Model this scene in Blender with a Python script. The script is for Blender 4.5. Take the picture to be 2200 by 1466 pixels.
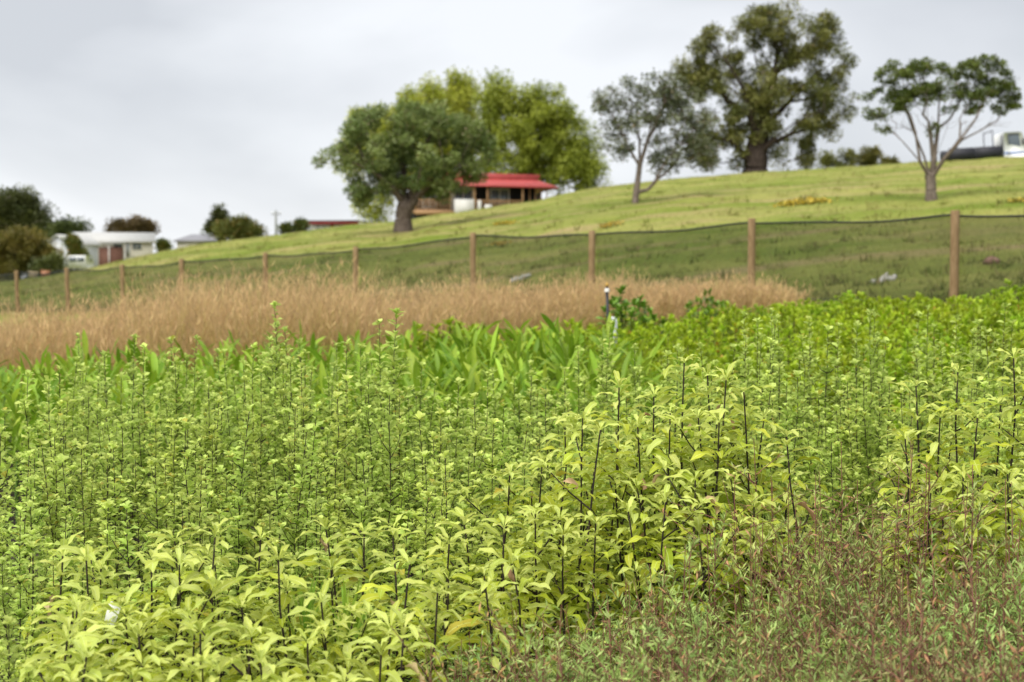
import bpy, math, random
import numpy as np
from mathutils import Matrix, Vector, Euler

for o in list(bpy.data.objects): bpy.data.objects.remove(o)
random.seed(7); RNG = np.random.default_rng(7)
SC = bpy.context.scene; COL = SC.collection
R = math.radians

# ------------------------------------------------------------------ camera
FPX = 3055.0; CAMH = 1.7; TANP = 133.0/FPX
PITCH = math.atan(TANP)
cam = bpy.data.objects.new('camera', bpy.data.cameras.new('camera')); COL.objects.link(cam)
cam.location = (0, 0, CAMH); cam.rotation_euler = (R(90)-PITCH, 0, 0)
cd = cam.data; cd.sensor_width = 36.0; cd.lens = FPX*36/2200.0
cd.clip_start = 0.1; cd.clip_end = 6000
cd.dof.use_dof = True; cd.dof.focus_distance = 4.9; cd.dof.aperture_fstop = 3.6
SC.camera = cam

# ------------------------------------------------------------------ sky, sun, exposure
SUN_EL, SUN_AZ = R(58), R(215)          # azimuth measured clockwise from +Y: from behind, slightly left
w = bpy.data.worlds.new('World'); SC.world = w; w.use_nodes = True
nt = w.node_tree; N = nt.nodes; L = nt.links
bg = N['Background']
sky = N.new('ShaderNodeTexSky'); sky.sky_type = 'NISHITA'; sky.sun_disc = False
sky.sun_elevation = SUN_EL; sky.sun_rotation = SUN_AZ
tc = N.new('ShaderNodeTexCoord'); mp = N.new('ShaderNodeMapping')
mp.inputs['Scale'].default_value = (1.0, 1.0, 2.6); mp.inputs['Location'].default_value = (5.0, 4.1, 1.2)
L.new(tc.outputs['Generated'], mp.inputs['Vector'])
nz = N.new('ShaderNodeTexNoise'); nz.inputs['Scale'].default_value = 2.3; nz.inputs['Detail'].default_value = 5
nz.inputs['Roughness'].default_value = 0.45; nz.inputs['Distortion'].default_value = 0.25
L.new(mp.outputs['Vector'], nz.inputs['Vector'])
rp = N.new('ShaderNodeValToRGB'); e = rp.color_ramp.elements
e[0].position = 0.35; e[0].color = (4.15, 4.3, 4.55, 1)
e[1].position = 0.54; e[1].color = (5.95, 6.08, 6.3, 1)
L.new(nz.outputs['Fac'], rp.inputs['Fac'])
mx = N.new('ShaderNodeMix'); mx.data_type = 'RGBA'; mx.inputs['Factor'].default_value = 0.93
L.new(sky.outputs['Color'], mx.inputs['A']); L.new(rp.outputs['Color'], mx.inputs['B'])
L.new(mx.outputs['Result'], bg.inputs['Color']); bg.inputs['Strength'].default_value = 0.05
sd = bpy.data.lights.new('sun', 'SUN'); sun = bpy.data.objects.new('sun', sd); COL.objects.link(sun)
sd.energy = 1.5; sd.angle = R(60); sd.color = (1.0, 0.96, 0.88)
dirv = Vector((math.sin(SUN_AZ)*math.cos(SUN_EL), math.cos(SUN_AZ)*math.cos(SUN_EL), math.sin(SUN_EL)))
sun.rotation_euler = dirv.to_track_quat('Z', 'Y').to_euler(); sun.location = (-20, -20, 40)
vs = SC.view_settings; vs.view_transform = 'Standard'; vs.look = 'None'; vs.gamma = 1; vs.exposure = 1.7
vs.use_curve_mapping = False
SC.render.engine = 'CYCLES'
SC.cycles.max_bounces = 10; SC.cycles.diffuse_bounces = 6; SC.cycles.transparent_max_bounces = 16

# ------------------------------------------------------------------ helpers
def P(px, py, Y):
    """photo pixel + distance along the ground -> world point"""
    b = (733.0-py)/FPX; a = (px-1100.0)/FPX
    cp, sp = math.cos(PITCH), math.sin(PITCH)
    t = Y/(cp+b*sp)
    return np.array([a*t, Y, CAMH+t*(-sp+b*cp)])
def XU(px): return (px-1100.0)/FPX

def mat(name, col, rough=0.8, spec=0.3, var=0.12, nscale=6.0, col2=None, bump=0.0, detail=4, stretch=None, metal=0.0):
    m = bpy.data.materials.new(name); m.use_nodes = True
    n = m.node_tree.nodes; l = m.node_tree.links; b = n['Principled BSDF']
    b.inputs['Roughness'].default_value = rough; b.inputs['Specular IOR Level'].default_value = spec
    b.inputs['Metallic'].default_value = metal
    t = n.new('ShaderNodeTexCoord'); mpn = n.new('ShaderNodeMapping'); l.new(t.outputs['Object'], mpn.inputs['Vector'])
    if stretch: mpn.inputs['Scale'].default_value = stretch
    z = n.new('ShaderNodeTexNoise'); z.inputs['Scale'].default_value = nscale; z.inputs['Detail'].default_value = detail
    l.new(mpn.outputs['Vector'], z.inputs['Vector'])
    r = n.new('ShaderNodeValToRGB'); r.color_ramp.elements[0].position = 0.3; r.color_ramp.elements[1].position = 0.7
    c2 = col2 if col2 else tuple(min(1, c*(1+var)) for c in col)
    c1 = col if col2 else tuple(c*(1-var) for c in col)
    r.color_ramp.elements[0].color = (*c1, 1); r.color_ramp.elements[1].color = (*c2, 1)
    l.new(z.outputs['Fac'], r.inputs['Fac']); l.new(r.outputs['Color'], b.inputs['Base Color'])
    if bump:
        bp = n.new('ShaderNodeBump'); bp.inputs['Strength'].default_value = bump; bp.inputs['Distance'].default_value = 0.02
        l.new(z.outputs['Fac'], bp.inputs['Height']); l.new(bp.outputs['Normal'], b.inputs['Normal'])
    return m

def leafmat(name, cA, cB, cRib=None, trans=0.3, rough=0.45, spec=0.4, objrand=False, cTip=None, cBase=None, spots=0.0, ribw=0.07, valvar=0.25, huevar=0.03, cOdd=None, odd=0.04):
    """attribute luv = (along the leaf 0..1, across -1..1, random per leaf)"""
    m = bpy.data.materials.new(name); m.use_nodes = True
    n = m.node_tree.nodes; l = m.node_tree.links; b = n['Principled BSDF']; out = n['Material Output']
    at = n.new('ShaderNodeAttribute'); at.attribute_name = 'luv'
    sp = n.new('ShaderNodeSeparateXYZ'); l.new(at.outputs['Vector'], sp.inputs[0])
    oi = n.new('ShaderNodeObjectInfo')
    def mix(f, a, bb):
        x = n.new('ShaderNodeMix'); x.data_type = 'RGBA'
        for s, v in (('Factor', f), ('A', a), ('B', bb)):
            if isinstance(v, tuple): x.inputs[s].default_value = (*v, 1)
            elif isinstance(v, float): x.inputs[s].default_value = v
            else: l.new(v, x.inputs[s])
        return x.outputs['Result']
    def mth(op, a, bb=None, clamp=False):
        x = n.new('ShaderNodeMath'); x.operation = op; x.use_clamp = clamp
        for i, v in enumerate((a, bb)):
            if v is None: continue
            if isinstance(v, (int, float)): x.inputs[i].default_value = v
            else: l.new(v, x.inputs[i])
        return x.outputs[0]
    rnd = oi.outputs['Random'] if objrand else sp.outputs['Z']
    c = mix(rnd, cA, cB)
    if cOdd:
        f2 = mth('FRACT', mth('MULTIPLY', rnd, 37.7))
        c = mix(mth('LESS_THAN', f2, odd), c, cOdd)
    if cTip: c = mix(mth('POWER', sp.outputs['X'], 2.0), c, cTip)
    if cBase: c = mix(mth('POWER', mth('SUBTRACT', 1.0, sp.outputs['X']), 2.5), c, cBase)
    if cRib:
        ab = mth('ABSOLUTE', sp.outputs['Y'])
        f = mth('MULTIPLY', mth('LESS_THAN', ab, ribw), 0.7)
        c = mix(f, c, cRib)
    tcn = n.new('ShaderNodeTexCoord')
    z = n.new('ShaderNodeTexNoise'); z.inputs['Scale'].default_value = 35; z.inputs['Detail'].default_value = 3
    l.new(tcn.outputs['Object'], z.inputs['Vector'])
    if spots:
        z2 = n.new('ShaderNodeTexNoise'); z2.inputs['Scale'].default_value = 160; z2.inputs['Detail'].default_value = 1
        l.new(tcn.outputs['Object'], z2.inputs['Vector'])
        f = mth('MULTIPLY', mth('GREATER_THAN', z2.outputs['Fac'], 0.70), mth('GREATER_THAN', mth('FRACT', mth('MULTIPLY', rnd, 13.3)), 1-spots))
        c = mix(f, c, (0.07, 0.045, 0.02))
    hs = n.new('ShaderNodeHueSaturation')
    vv = mth('ADD', mth('MULTIPLY', z.outputs['Fac'], 0.35), 0.82)
    r2 = mth('FRACT', mth('MULTIPLY', rnd, 7.31))
    r3 = oi.outputs['Random']
    vv = mth('MULTIPLY', vv, mth('ADD', mth('MULTIPLY', r2, valvar), 1-valvar/2))
    vv = mth('MULTIPLY', vv, mth('ADD', mth('MULTIPLY', r3, valvar*0.8), 1-valvar*0.4))
    l.new(vv, hs.inputs['Value'])
    r4 = mth('FRACT', mth('MULTIPLY', r3, 5.17))
    l.new(mth('ADD', mth('MULTIPLY', r4, huevar), 0.5-huevar/2), hs.inputs['Hue'])
    l.new(c, hs.inputs['Color'])
    l.new(hs.outputs['Color'], b.inputs['Base Color'])
    b.inputs['Roughness'].default_value = rough; b.inputs['Specular IOR Level'].default_value = spec
    if trans > 0:
        tr = n.new('ShaderNodeBsdfTranslucent'); l.new(hs.outputs['Color'], tr.inputs['Color'])
        ms = n.new('ShaderNodeMixShader'); ms.inputs[0].default_value = trans
        l.new(b.outputs[0], ms.inputs[1]); l.new(tr.outputs[0], ms.inputs[2]); l.new(ms.outputs[0], out.inputs['Surface'])
    return m

class MB:
    """collects vertices, faces and the luv attribute; build() makes ONE mesh"""
    def __init__(s): s.V = []; s.F = []; s.A = []; s.n = 0
    def add(s, V, F, A=None):
        V = np.asarray(V, float).reshape(-1, 3); F = np.asarray(F, int)
        s.V.append(V); s.F.append(F+s.n)
        s.A.append(np.zeros_like(V) if A is None else np.asarray(A, float).reshape(-1, 3)); s.n += len(V)
    def box(s, x0, x1, y0, y1, z0, z1, M=None):
        v = np.array([[x, y, z] for z in (z0, z1) for y in (y0, y1) for x in (x0, x1)], float)
        if M is not None: v = v@np.asarray(M)[:3, :3].T+np.asarray(M)[:3, 3]
        s.add(v, [[0,2,3,1],[4,5,7,6],[0,1,5,4],[2,6,7,3],[0,4,6,2],[1,3,7,5]]); return s
    def tube(s, pts, rad, k=6, rnd=0.0, cap=True):
        pts = np.asarray(pts, float); n = len(pts); rad = np.broadcast_to(np.asarray(rad, float), (n,))
        T = np.gradient(pts, axis=0); T /= np.linalg.norm(T, axis=1)[:, None]+1e-9
        ref = np.array([0.31, 0.95, 0.02]) if abs(T[0] @ np.array([0.31,0.95,0.02])) < 0.9 else np.array([1.0,0,0])
        U = np.cross(T, ref); U /= np.linalg.norm(U, axis=1)[:, None]+1e-9; W = np.cross(T, U)
        a = np.arange(k)*2*math.pi/k
        V = pts[:, None, :]+rad[:, None, None]*(np.cos(a)[None, :, None]*U[:, None, :]+np.sin(a)[None, :, None]*W[:, None, :])
        i = np.arange(n-1)[:, None]*k; j = np.arange(k)[None, :]; j2 = (j+1) % k
        F = np.stack([i+j, i+j2, i+k+j2, i+k+j], -1).reshape(-1, 4)
        A = np.zeros((n*k, 3)); A[:, 0] = np.repeat(np.linspace(0, 1, n), k); A[:, 2] = rnd
        s.add(V.reshape(-1, 3), F, A)
        if cap and k in (4, 6, 8):
            top = (n-1)*k
            if k == 4: s.F.append(np.array([[top, top+1, top+2, top+3]])+s.n-n*k)
            if k == 6: s.F.append(np.array([[top, top+1, top+2, top+3], [top, top+3, top+4, top+5]])+s.n-n*k)
            if k == 8: s.F.append(np.array([[top, top+1, top+2, top+3], [top, top+3, top+4, top+7], [top+4, top+5, top+6, top+7]])+s.n-n*k)
        return s
    def scatter(s, tv, tf, ta, Rm, pos, rnd):
        """template (verts, faces, attr) placed N times"""
        Nn = len(pos); m = len(tv)
        V = np.einsum('nij,mj->nmi', Rm, tv)+pos[:, None, :]
        F = tf[None]+(np.arange(Nn)*m)[:, None, None]
        A = np.broadcast_to(ta, (Nn, m, 3)).copy(); A[:, :, 2] = np.asarray(rnd)[:, None]
        s.add(V.reshape(-1, 3), F.reshape(-1, tf.shape[1]), A.reshape(-1, 3)); return s
    def mesh(s, name, m, smooth=False):
        V = np.concatenate(s.V); A = np.concatenate(s.A)
        me = bpy.data.meshes.new(name); me.vertices.add(len(V)); me.vertices.foreach_set('co', V.ravel().astype(np.float32))
        tot = np.concatenate([np.full(len(f), f.shape[1]) for f in s.F]); idx = np.concatenate([f.ravel() for f in s.F])
        me.loops.add(len(idx)); me.polygons.add(len(tot))
        me.loops.foreach_set('vertex_index', idx.astype(np.int32))
        st = np.concatenate([[0], np.cumsum(tot)[:-1]]).astype(np.int32)
        me.polygons.foreach_set('loop_start', st)
        try: me.polygons.foreach_set('loop_total', tot.astype(np.int32))
        except Exception: pass
        if smooth: me.polygons.foreach_set('use_smooth', np.ones(len(tot), bool))
        at = me.attributes.new('luv', 'FLOAT_VECTOR', 'POINT'); at.data.foreach_set('vector', A.ravel().astype(np.float32))
        me.update(calc_edges=True); me.materials.append(m); return me
    def build(s, name, m, parent=None, smooth=False): return link(name, s.mesh(name, m, smooth), parent)

def link(name, me, parent=None):
    o = bpy.data.objects.new(name, me); COL.objects.link(o)
    if parent is not None: o.parent = parent
    return o
def tag(o, label=None, cat=None, group=None, kind=None):
    if label: o['label'] = label
    if cat: o['category'] = cat
    if group: o['group'] = group
    if kind: o['kind'] = kind
    return o
def empty(name, loc=(0,0,0), rz=0):
    o = bpy.data.objects.new(name, None); COL.objects.link(o); o.location = tuple(float(v) for v in loc); o.rotation_euler = (0, 0, rz)
    o.empty_display_size = 0.1; return o
def struct(o): o['kind'] = 'structure'; return o

def rots(az, el, roll, scale=1.0):
    """leaf axis +X turned to azimuth az and elevation el, rolled about its axis (arrays)"""
    az, el, roll = np.broadcast_arrays(np.asarray(az, float), el, roll)
    ca, sa, ce, se, cr, sr = np.cos(az), np.sin(az), np.cos(el), np.sin(el), np.cos(roll), np.sin(roll)
    X = np.stack([ca*ce, sa*ce, se], -1); Yv = np.stack([-sa, ca, 0*ca], -1); Z = np.cross(X, Yv)
    Y2 = Yv*cr[..., None]+Z*sr[..., None]; Z2 = np.cross(X, Y2)
    M = np.stack([X, Y2, Z2], -1)
    return M*np.asarray(scale, float).reshape(-1, 1, 1) if np.ndim(scale) else M*scale

def leaf(Lg, W, a0=0.0, bend=-0.8, wave=0.0, fold=0.25, nl=5, nw=2, waves=3.0, ph=0.0, petiole=0.06, peak=0.5, twist=0.0):
    """curved leaf blade along +X: verts, quad faces, attr"""
    s = np.linspace(0, 1, nl+1)
    fine = np.linspace(0, 1, 40); ang = a0+bend*fine**1.3
    cx = np.concatenate([[0], np.cumsum(np.cos(ang[:-1]))])/39*Lg; cz = np.concatenate([[0], np.cumsum(np.sin(ang[:-1]))])/39*Lg
    mx_ = np.interp(s, fine, cx); mz_ = np.interp(s, fine, cz); an = np.interp(s, fine, ang)
    sb = np.clip((s-petiole)/(1-petiole), 0, 1)
    q = math.log(0.5)/math.log(peak)
    wd = W/2*np.maximum(np.sin(math.pi*sb**q)**0.8, 0.035)
    wd[-1] = W*0.02
    V = []; A = []
    for i in range(nl+1):
        for k in range(-nw, nw+1):
            v = k/nw; yy = v*wd[i]
            h = fold*abs(v)**1.0*wd[i]+wave*abs(v)*math.sin(s[i]*waves*2*math.pi+ph+(1.7 if v > 0 else 0))*min(1, wd[i]/(W*0.3))
            tw = twist*s[i]
            y2 = yy*math.cos(tw)-h*math.sin(tw); h2 = yy*math.sin(tw)+h*math.cos(tw)
            V.append([mx_[i]-math.sin(an[i])*h2, y2, mz_[i]+math.cos(an[i])*h2]); A.append([s[i], v, 0.5])
    m = 2*nw+1; F = []
    for i in range(nl):
        for k in range(m-1): F.append([i*m+k, i*m+k+1, (i+1)*m+k+1, (i+1)*m+k])
    return np.array(V), np.array(F), np.array(A)

# ------------------------------------------------------------------ terrain
FA, FB = 26.5, 0.893                                   # the fence line on the ground: X = FA - FB*Y
fz_u = np.array([-0.6, -0.3486, -0.3133, -0.2743, -0.2324, -0.1735, -0.11, -0.0275, 0.0563, 0.1686, 0.3116, 0.6])
fz_z = np.array([0.2, 0.48, 0.56, 0.65, 0.76, 0.87, 0.98, 1.1, 1.18, 1.24, 1.26, 1.3])
cr_px = np.array([-900, -400, 0, 100, 180, 300, 430, 600, 760, 880, 933, 978, 1024, 1074, 1118, 1150, 1178, 1230, 1300, 1400, 1500, 1600, 1700, 1800, 1900, 2000, 2040, 2100, 2157, 2200, 2600, 3200])
cr_py = np.array([640, 625, 606, 596, 581, 553, 526, 506, 484, 475, 463, 459, 452, 444, 438, 434, 426, 414, 403, 391, 382, 374, 368, 362, 355, 349, 347.5, 344, 340, 338, 330, 325])
def fenceY(u): return FA/(np.clip(u, -0.5, 0.9)+FB)
def zg(X, Y):
    X = np.asarray(X, float); Y = np.asarray(Y, float)
    u = X/np.maximum(Y, 1.0)
    u = np.clip(u, -0.62, 0.7)
    Yf = fenceY(u); zf = np.interp(u, fz_u, fz_z)
    t = np.clip((Y-8)/(Yf-8), 0, 1)
    low = zf*((t+0.02)**0.6-0.02**0.6)/(1.02**0.6-0.02**0.6)
    ec = np.interp(u*FPX+1100, cr_px, (600-cr_py)/FPX)
    Yc = np.interp(u, [-0.36, -0.1, 0.36], [88, 100, 106])
    k = (ec*Yf-(zf-CAMH))/(Yc-Yf)**2
    d = 16.0
    hill = CAMH+ec*Y-k*np.minimum(Y-Yc, d)**2
    Yt = Yc+d
    far = CAMH+(ec-k*d*d/Yt)*np.minimum(Y, 330)
    hill = np.where(Y > Yt, far, hill)
    return np.where(Y < Yf, low, hill)
def zat(x, y): return float(zg(np.array([x]), np.array([y]))[0])

def grid_sheet(name, us, Ys, m, dz=0.0, fn=None):
    uu, YY = np.meshgrid(us, Ys); XX = uu*YY; ZZ = zg(XX, YY)+dz
    if fn is not None: ZZ = ZZ+fn(XX, YY)
    V = np.stack([XX, YY, ZZ], -1).reshape(-1, 3); nu = len(us)
    i = np.arange(len(Ys)-1)[:, None]*nu; j = np.arange(nu-1)[None]
    F = np.stack([i+j, i+j+1, i+nu+j+1, i+nu+j], -1).reshape(-1, 4)
    b = MB(); b.add(V, F); return b.build(name, m, smooth=True)

# hill grass: patchy green and dry streaks along the slope
def ground_material():
    m = bpy.data.materials.new('hill_grass'); m.use_nodes = True
    n = m.node_tree.nodes; l = m.node_tree.links; b = n['Principled BSDF']; b.inputs['Roughness'].default_value = 0.9
    b.inputs['Specular IOR Level'].default_value = 0.1
    t = n.new('ShaderNodeTexCoord')
    def noise(sc, scale, det=5, rough=0.6):
        mpn = n.new('ShaderNodeMapping'); mpn.inputs['Scale'].default_value = sc; l.new(t.outputs['Object'], mpn.inputs['Vector'])
        z = n.new('ShaderNodeTexNoise'); z.inputs['Scale'].default_value = scale; z.inputs['Detail'].default_value = det; z.inputs['Roughness'].default_value = rough
        l.new(mpn.outputs['Vector'], z.inputs['Vector']); return z.outputs['Fac']
    def ramp(f, p0, p1, c0=(0,0,0), c1=(1,1,1)):
        r = n.new('ShaderNodeValToRGB'); r.color_ramp.elements[0].position = p0; r.color_ramp.elements[1].position = p1
        r.color_ramp.elements[0].color = (*c0, 1); r.color_ramp.elements[1].color = (*c1, 1); l.new(f, r.inputs['Fac']); return r.outputs['Color']
    def mix(f, a, bb):
        x = n.new('ShaderNodeMix'); x.data_type = 'RGBA'; l.new(f, x.inputs['Factor']); l.new(a, x.inputs['A'])
        if isinstance(bb, tuple): x.inputs['B'].default_value = (*bb, 1)
        else: l.new(bb, x.inputs['B'])
        return x.outputs['Result']
    c = ramp(noise((0.10, 0.22, 0.3), 1.3), 0.40, 0.60, (0.125, 0.172, 0.018), (0.245, 0.25, 0.062))
    c = mix(ramp(noise((0.12, 0.55, 0.5), 1.0, 7, 0.65), 0.50, 0.66), c, (0.29, 0.225, 0.105))
    c = mix(ramp(noise((0.5, 0.8, 0.5), 2.3, 6, 0.7), 0.57, 0.74), c, (0.09, 0.135, 0.016))
    fine = noise((1, 1, 1), 9.0, 6, 0.75)
    c2 = n.new('ShaderNodeHueSaturation'); l.new(c, c2.inputs['Color'])
    mm = n.new('ShaderNodeMath'); mm.operation = 'MULTIPLY_ADD'; mm.inputs[1].default_value = 1.0; mm.inputs[2].default_value = 0.5; l.new(fine, mm.inputs[0])
    l.new(mm.outputs[0], c2.inputs['Value']); l.new(c2.outputs['Color'], b.inputs['Base Color'])
    bp = n.new('ShaderNodeBump'); bp.inputs['Strength'].default_value = 0.3; bp.inputs['Distance'].default_value = 0.10
    l.new(fine, bp.inputs['Height']); l.new(bp.outputs['Normal'], b.inputs['Normal'])
    return m
M_ground = ground_material()
def bumps(X, Y):
    return 0.05*np.sin(X*0.9+Y*0.35)*np.sin(Y*0.6-X*0.2)*np.clip((Y-24)/20, 0, 1)+0.03*np.sin(X*2.3-Y*0.7)*np.clip((Y-24)/20, 0, 1)
Ys = np.concatenate([np.linspace(0.4, 20, 40), np.linspace(20.5, 130, 170), np.geomspace(133, 4000, 26)])
ground = struct(grid_sheet('ground', np.linspace(-1.2, 1.2, 220), Ys, M_ground, 0.0, bumps))
M_soil = mat('bed_soil', (0.018, 0.015, 0.012), 0.95, 0.1, nscale=14, col2=(0.05, 0.04, 0.028), bump=0.5)
soil = struct(grid_sheet('nursery_ground', np.linspace(-0.55, 0.55, 60), np.linspace(1.0, 19.6, 60), M_soil, 0.012))

# ------------------------------------------------------------------ fence: posts, netting panels, top and bottom wires
M_post = mat('treated_pine', (0.17, 0.105, 0.05), 0.85, 0.15, nscale=9, col2=(0.31, 0.215, 0.12), stretch=(6, 6, 0.7), bump=0.3)
M_wire = mat('dark_wire', (0.02, 0.022, 0.02), 0.6, 0.3)
M_net = bpy.data.materials.new('shade_netting'); M_net.use_nodes = True
_n = M_net.node_tree.nodes; _l = M_net.node_tree.links; _b = _n['Principled BSDF']
_b.inputs['Base Color'].default_value = (0.022, 0.028, 0.018, 1); _b.inputs['Roughness'].default_value = 0.7; _b.inputs['Specular IOR Level'].default_value = 0.15
_tr = _n.new('ShaderNodeBsdfTransparent'); _ms = _n.new('ShaderNodeMixShader')
_t = _n.new('ShaderNodeTexCoord'); _z = _n.new('ShaderNodeTexNoise'); _z.inputs['Scale'].default_value = 3.0; _l.new(_t.outputs['Object'], _z.inputs['Vector'])
_w1 = _n.new('ShaderNodeTexWave'); _w1.wave_type = 'BANDS'; _w1.bands_direction = 'Z'; _w1.inputs['Scale'].default_value = 40
_l.new(_t.outputs['Object'], _w1.inputs['Vector'])
_w2 = _n.new('ShaderNodeTexWave'); _w2.wave_type = 'BANDS'; _w2.bands_direction = 'X'; _w2.inputs['Scale'].default_value = 40
_l.new(_t.outputs['Object'], _w2.inputs['Vector'])
_mxx = _n.new('ShaderNodeMath'); _mxx.operation = 'MAXIMUM'; _l.new(_w1.outputs['Fac'], _mxx.inputs[0]); _l.new(_w2.outputs['Fac'], _mxx.inputs[1])
_ma = _n.new('ShaderNodeMath'); _ma.operation = 'MULTIPLY_ADD'; _ma.inputs[1].default_value = 0.40; _l.new(_mxx.outputs[0], _ma.inputs[0])
_mb = _n.new('ShaderNodeMath'); _mb.operation = 'MULTIPLY_ADD'; _mb.inputs[1].default_value = 0.14; _mb.inputs[2].default_value = 0.20; _l.new(_z.outputs['Fac'], _mb.inputs[0])
_l.new(_mb.outputs[0], _ma.inputs[2]); _l.new(_ma.outputs[0], _ms.inputs[0])
_l.new(_tr.outputs[0], _ms.inputs[1]); _l.new(_b.outputs[0], _ms.inputs[2]); _l.new(_ms.outputs[0], _n['Material Output'].inputs['Surface'])

post_px = [(2052, 455), (1615, 472), (1272, 498), (1016, 502), (764, 532), (570, 545), (390, 558), (262, 570), (143, 577), (35, 583)]
tops = []
for i, (px, py) in enumerate(post_px):
    Yp = 22*(1+0.1347*i); tops.append(P(px, py, Yp))
tops.insert(0, P(2640, 438, 22*(1-0.1347)))
tops.append(P(-70, 590, 22*(1+0.1347*10)))
fence = empty('netting_fence', (tops[1][0], tops[1][1], zat(tops[1][0], tops[1][1])))
tag(fence, 'long round-post timber fence hung with dark shade netting at the foot of the grassy hill', 'fence')
forg = np.array(fence.location)
for i, tp in enumerate(tops):
    gz = zat(tp[0], tp[1]); b = MB(); rr = 0.068+0.006*random.random()
    lean = RNG.normal(0, 0.012, 2)
    H = tp[2]-gz+0.05
    zz = np.array([-0.3, 0.0, H*0.4, H*0.75, H-0.012, H])
    pts = np.stack([tp[0]+lean[0]*(zz-H), tp[1]+lean[1]*(zz-H), gz+zz-0.03], -1)-forg
    b.tube(pts, [rr*1.04, rr*1.03, rr, rr*0.98, rr*0.97, rr*0.9], 8); b.build('post', M_post, fence, smooth=False)
    if i:
        q = tops[i-1]; gq = zat(q[0], q[1]); n = 14; s = np.linspace(0, 1, n)
        off = np.array([0.5, 0.55, 0])*0.14                       # net hangs on the far side of the posts
        line = tp[None]*(1-s)[:, None]+q[None]*s[:, None]+off
        sag = -0.05*np.sin(math.pi*s)*(0.6+0.8*random.random())-0.05-0.015*np.sin(s*9+i)
        gl = zg(line[:, 0], line[:, 1])
        topz = line[:, 2]+sag; bot = np.maximum(gl+0.09, gl+0.05)
        V = []
        for k in range(n):
            for r in np.linspace(0, 1, 5):
                V.append([line[k, 0]+0.02*math.sin(k*1.1+r*4), line[k, 1], topz[k]*(1-r)+bot[k]*r])
        V = np.array(V)-forg
        F = [[k*5+r, k*5+r+1, (k+1)*5+r+1, (k+1)*5+r] for k in range(n-1) for r in range(4)]
        b = MB(); b.add(V, F); b.build('netting_panel', M_net, fence, smooth=True)
        b = MB(); b.tube(np.stack([line[:, 0], line[:, 1], topz], -1)-forg, 0.017, 6); b.build('top_cord', M_wire, fence)
        b = MB(); b.tube(np.stack([line[:, 0], line[:, 1], bot], -1)-forg, 0.012, 6); b.build('bottom_cord', M_wire, fence)

# ------------------------------------------------------------------ trees
DIA = np.array([[0, 0, 0], [0.45, -0.5, 0.10], [1, 0, 0.0], [0.45, 0.5, 0.10]], float); DIAF = np.array([[0, 1, 2, 3]])
DIAA = np.array([[0, 0, .5], [.5, -1, .5], [1, 0, .5], [.5, 1, .5]], float)
def mst(start_nodes, start_par, pts, bf, first=None):
    nodes = [np.array(p, float) for p in start_nodes]; par = list(start_par)
    plen = [0.0]
    for i in range(1, len(nodes)): plen.append(plen[par[i]]+np.linalg.norm(nodes[i]-nodes[par[i]]))
    pts = np.array(pts, float); left = np.ones(len(pts), bool)
    best = np.full(len(pts), 1e9); bi = np.zeros(len(pts), int)
    def upd(i):
        dd = np.linalg.norm(pts-nodes[i], axis=1)+bf*plen[i]
        up = pts[:, 2] < nodes[i][2]-0.1*np.abs(pts[:, 2]-nodes[i][2])
        dd = dd+0.6*np.maximum(0, nodes[i][2]-pts[:, 2])
        m = dd < best; best[m] = dd[m]; bi[m] = i
    i0 = max(0, len(nodes)-3) if first is None else first
    for i in range(i0, len(nodes)): upd(i)
    idx = []
    while left.any():
        j = int(np.argmin(np.where(left, best, 1e18))); i = bi[j]
        # bend each long edge with midpoints
        p0, p1 = nodes[i], pts[j]; d = np.linalg.norm(p1-p0); cur = i
        ns = max(1, int(d/(0.9 if d > 1.2 else 9)))
        for s in range(1, ns):
            f = s/ns; mid = p0*(1-f)+p1*f+RNG.normal(0, 0.035*d, 3); mid[2] += -0.06*d*math.sin(math.pi*f)
            nodes.append(mid); par.append(cur); plen.append(plen[cur]+d/ns); cur = len(nodes)-1
        nodes.append(p1); par.append(cur); plen.append(plen[cur]+d/ns); left[j] = False; upd(len(nodes)-1)
    return np.array(nodes), par
def limbs(b, nodes, par, rtip, rbase, gam=2.3, k=6, flare=1.5):
    n = len(nodes); acc = np.zeros(n); ch = [[] for _ in range(n)]
    for i in range(1, n): ch[par[i]].append(i)
    order = []; st = [0]
    while st:
        x = st.pop(); order.append(x); st += ch[x]
    rad = np.zeros(n)
    for x in reversed(order):
        rad[x] = rtip if not ch[x] else (sum(rad[c]**gam for c in ch[x]))**(1/gam)
    ex = math.log(rbase/rtip)/math.log(max(rad[0]/rtip, 1.01)); rad = rtip*(rad/rtip)**ex
    rad[0] *= flare
    for i in range(1, n):
        p = par[i]; r0 = rad[p] if p == 0 or len(ch[p]) == 1 else min(rad[p], rad[i]*1.25)
        kk = k if rad[i] > rtip*2.2 else 4
        st_ = nodes[p]
        if len(ch[p]) > 1 and p > 0:                  # root side limbs inside the limb they leave
            back = nodes[par[p]]-nodes[p]; st_ = nodes[p]+back/(np.linalg.norm(back)+1e-9)*min(rad[p]*1.2, np.linalg.norm(back)*0.8)
        b.tube([st_, st_*0.5+nodes[i]*0.5, nodes[i]], [r0, (r0+rad[i])/2, rad[i]], kk, cap=False)
        if len(ch[i]) > 1 and rad[i] > rtip*4:        # rounded knuckle where limbs part
            d_ = nodes[i]-st_; d_ = d_/(np.linalg.norm(d_)+1e-9)
            b.tube([nodes[i], nodes[i]+d_*rad[i]*0.5, nodes[i]+d_*rad[i]*0.85, nodes[i]+d_*rad[i]], [rad[i], rad[i]*0.85, rad[i]*0.5, rad[i]*0.05], kk, cap=False)
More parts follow.
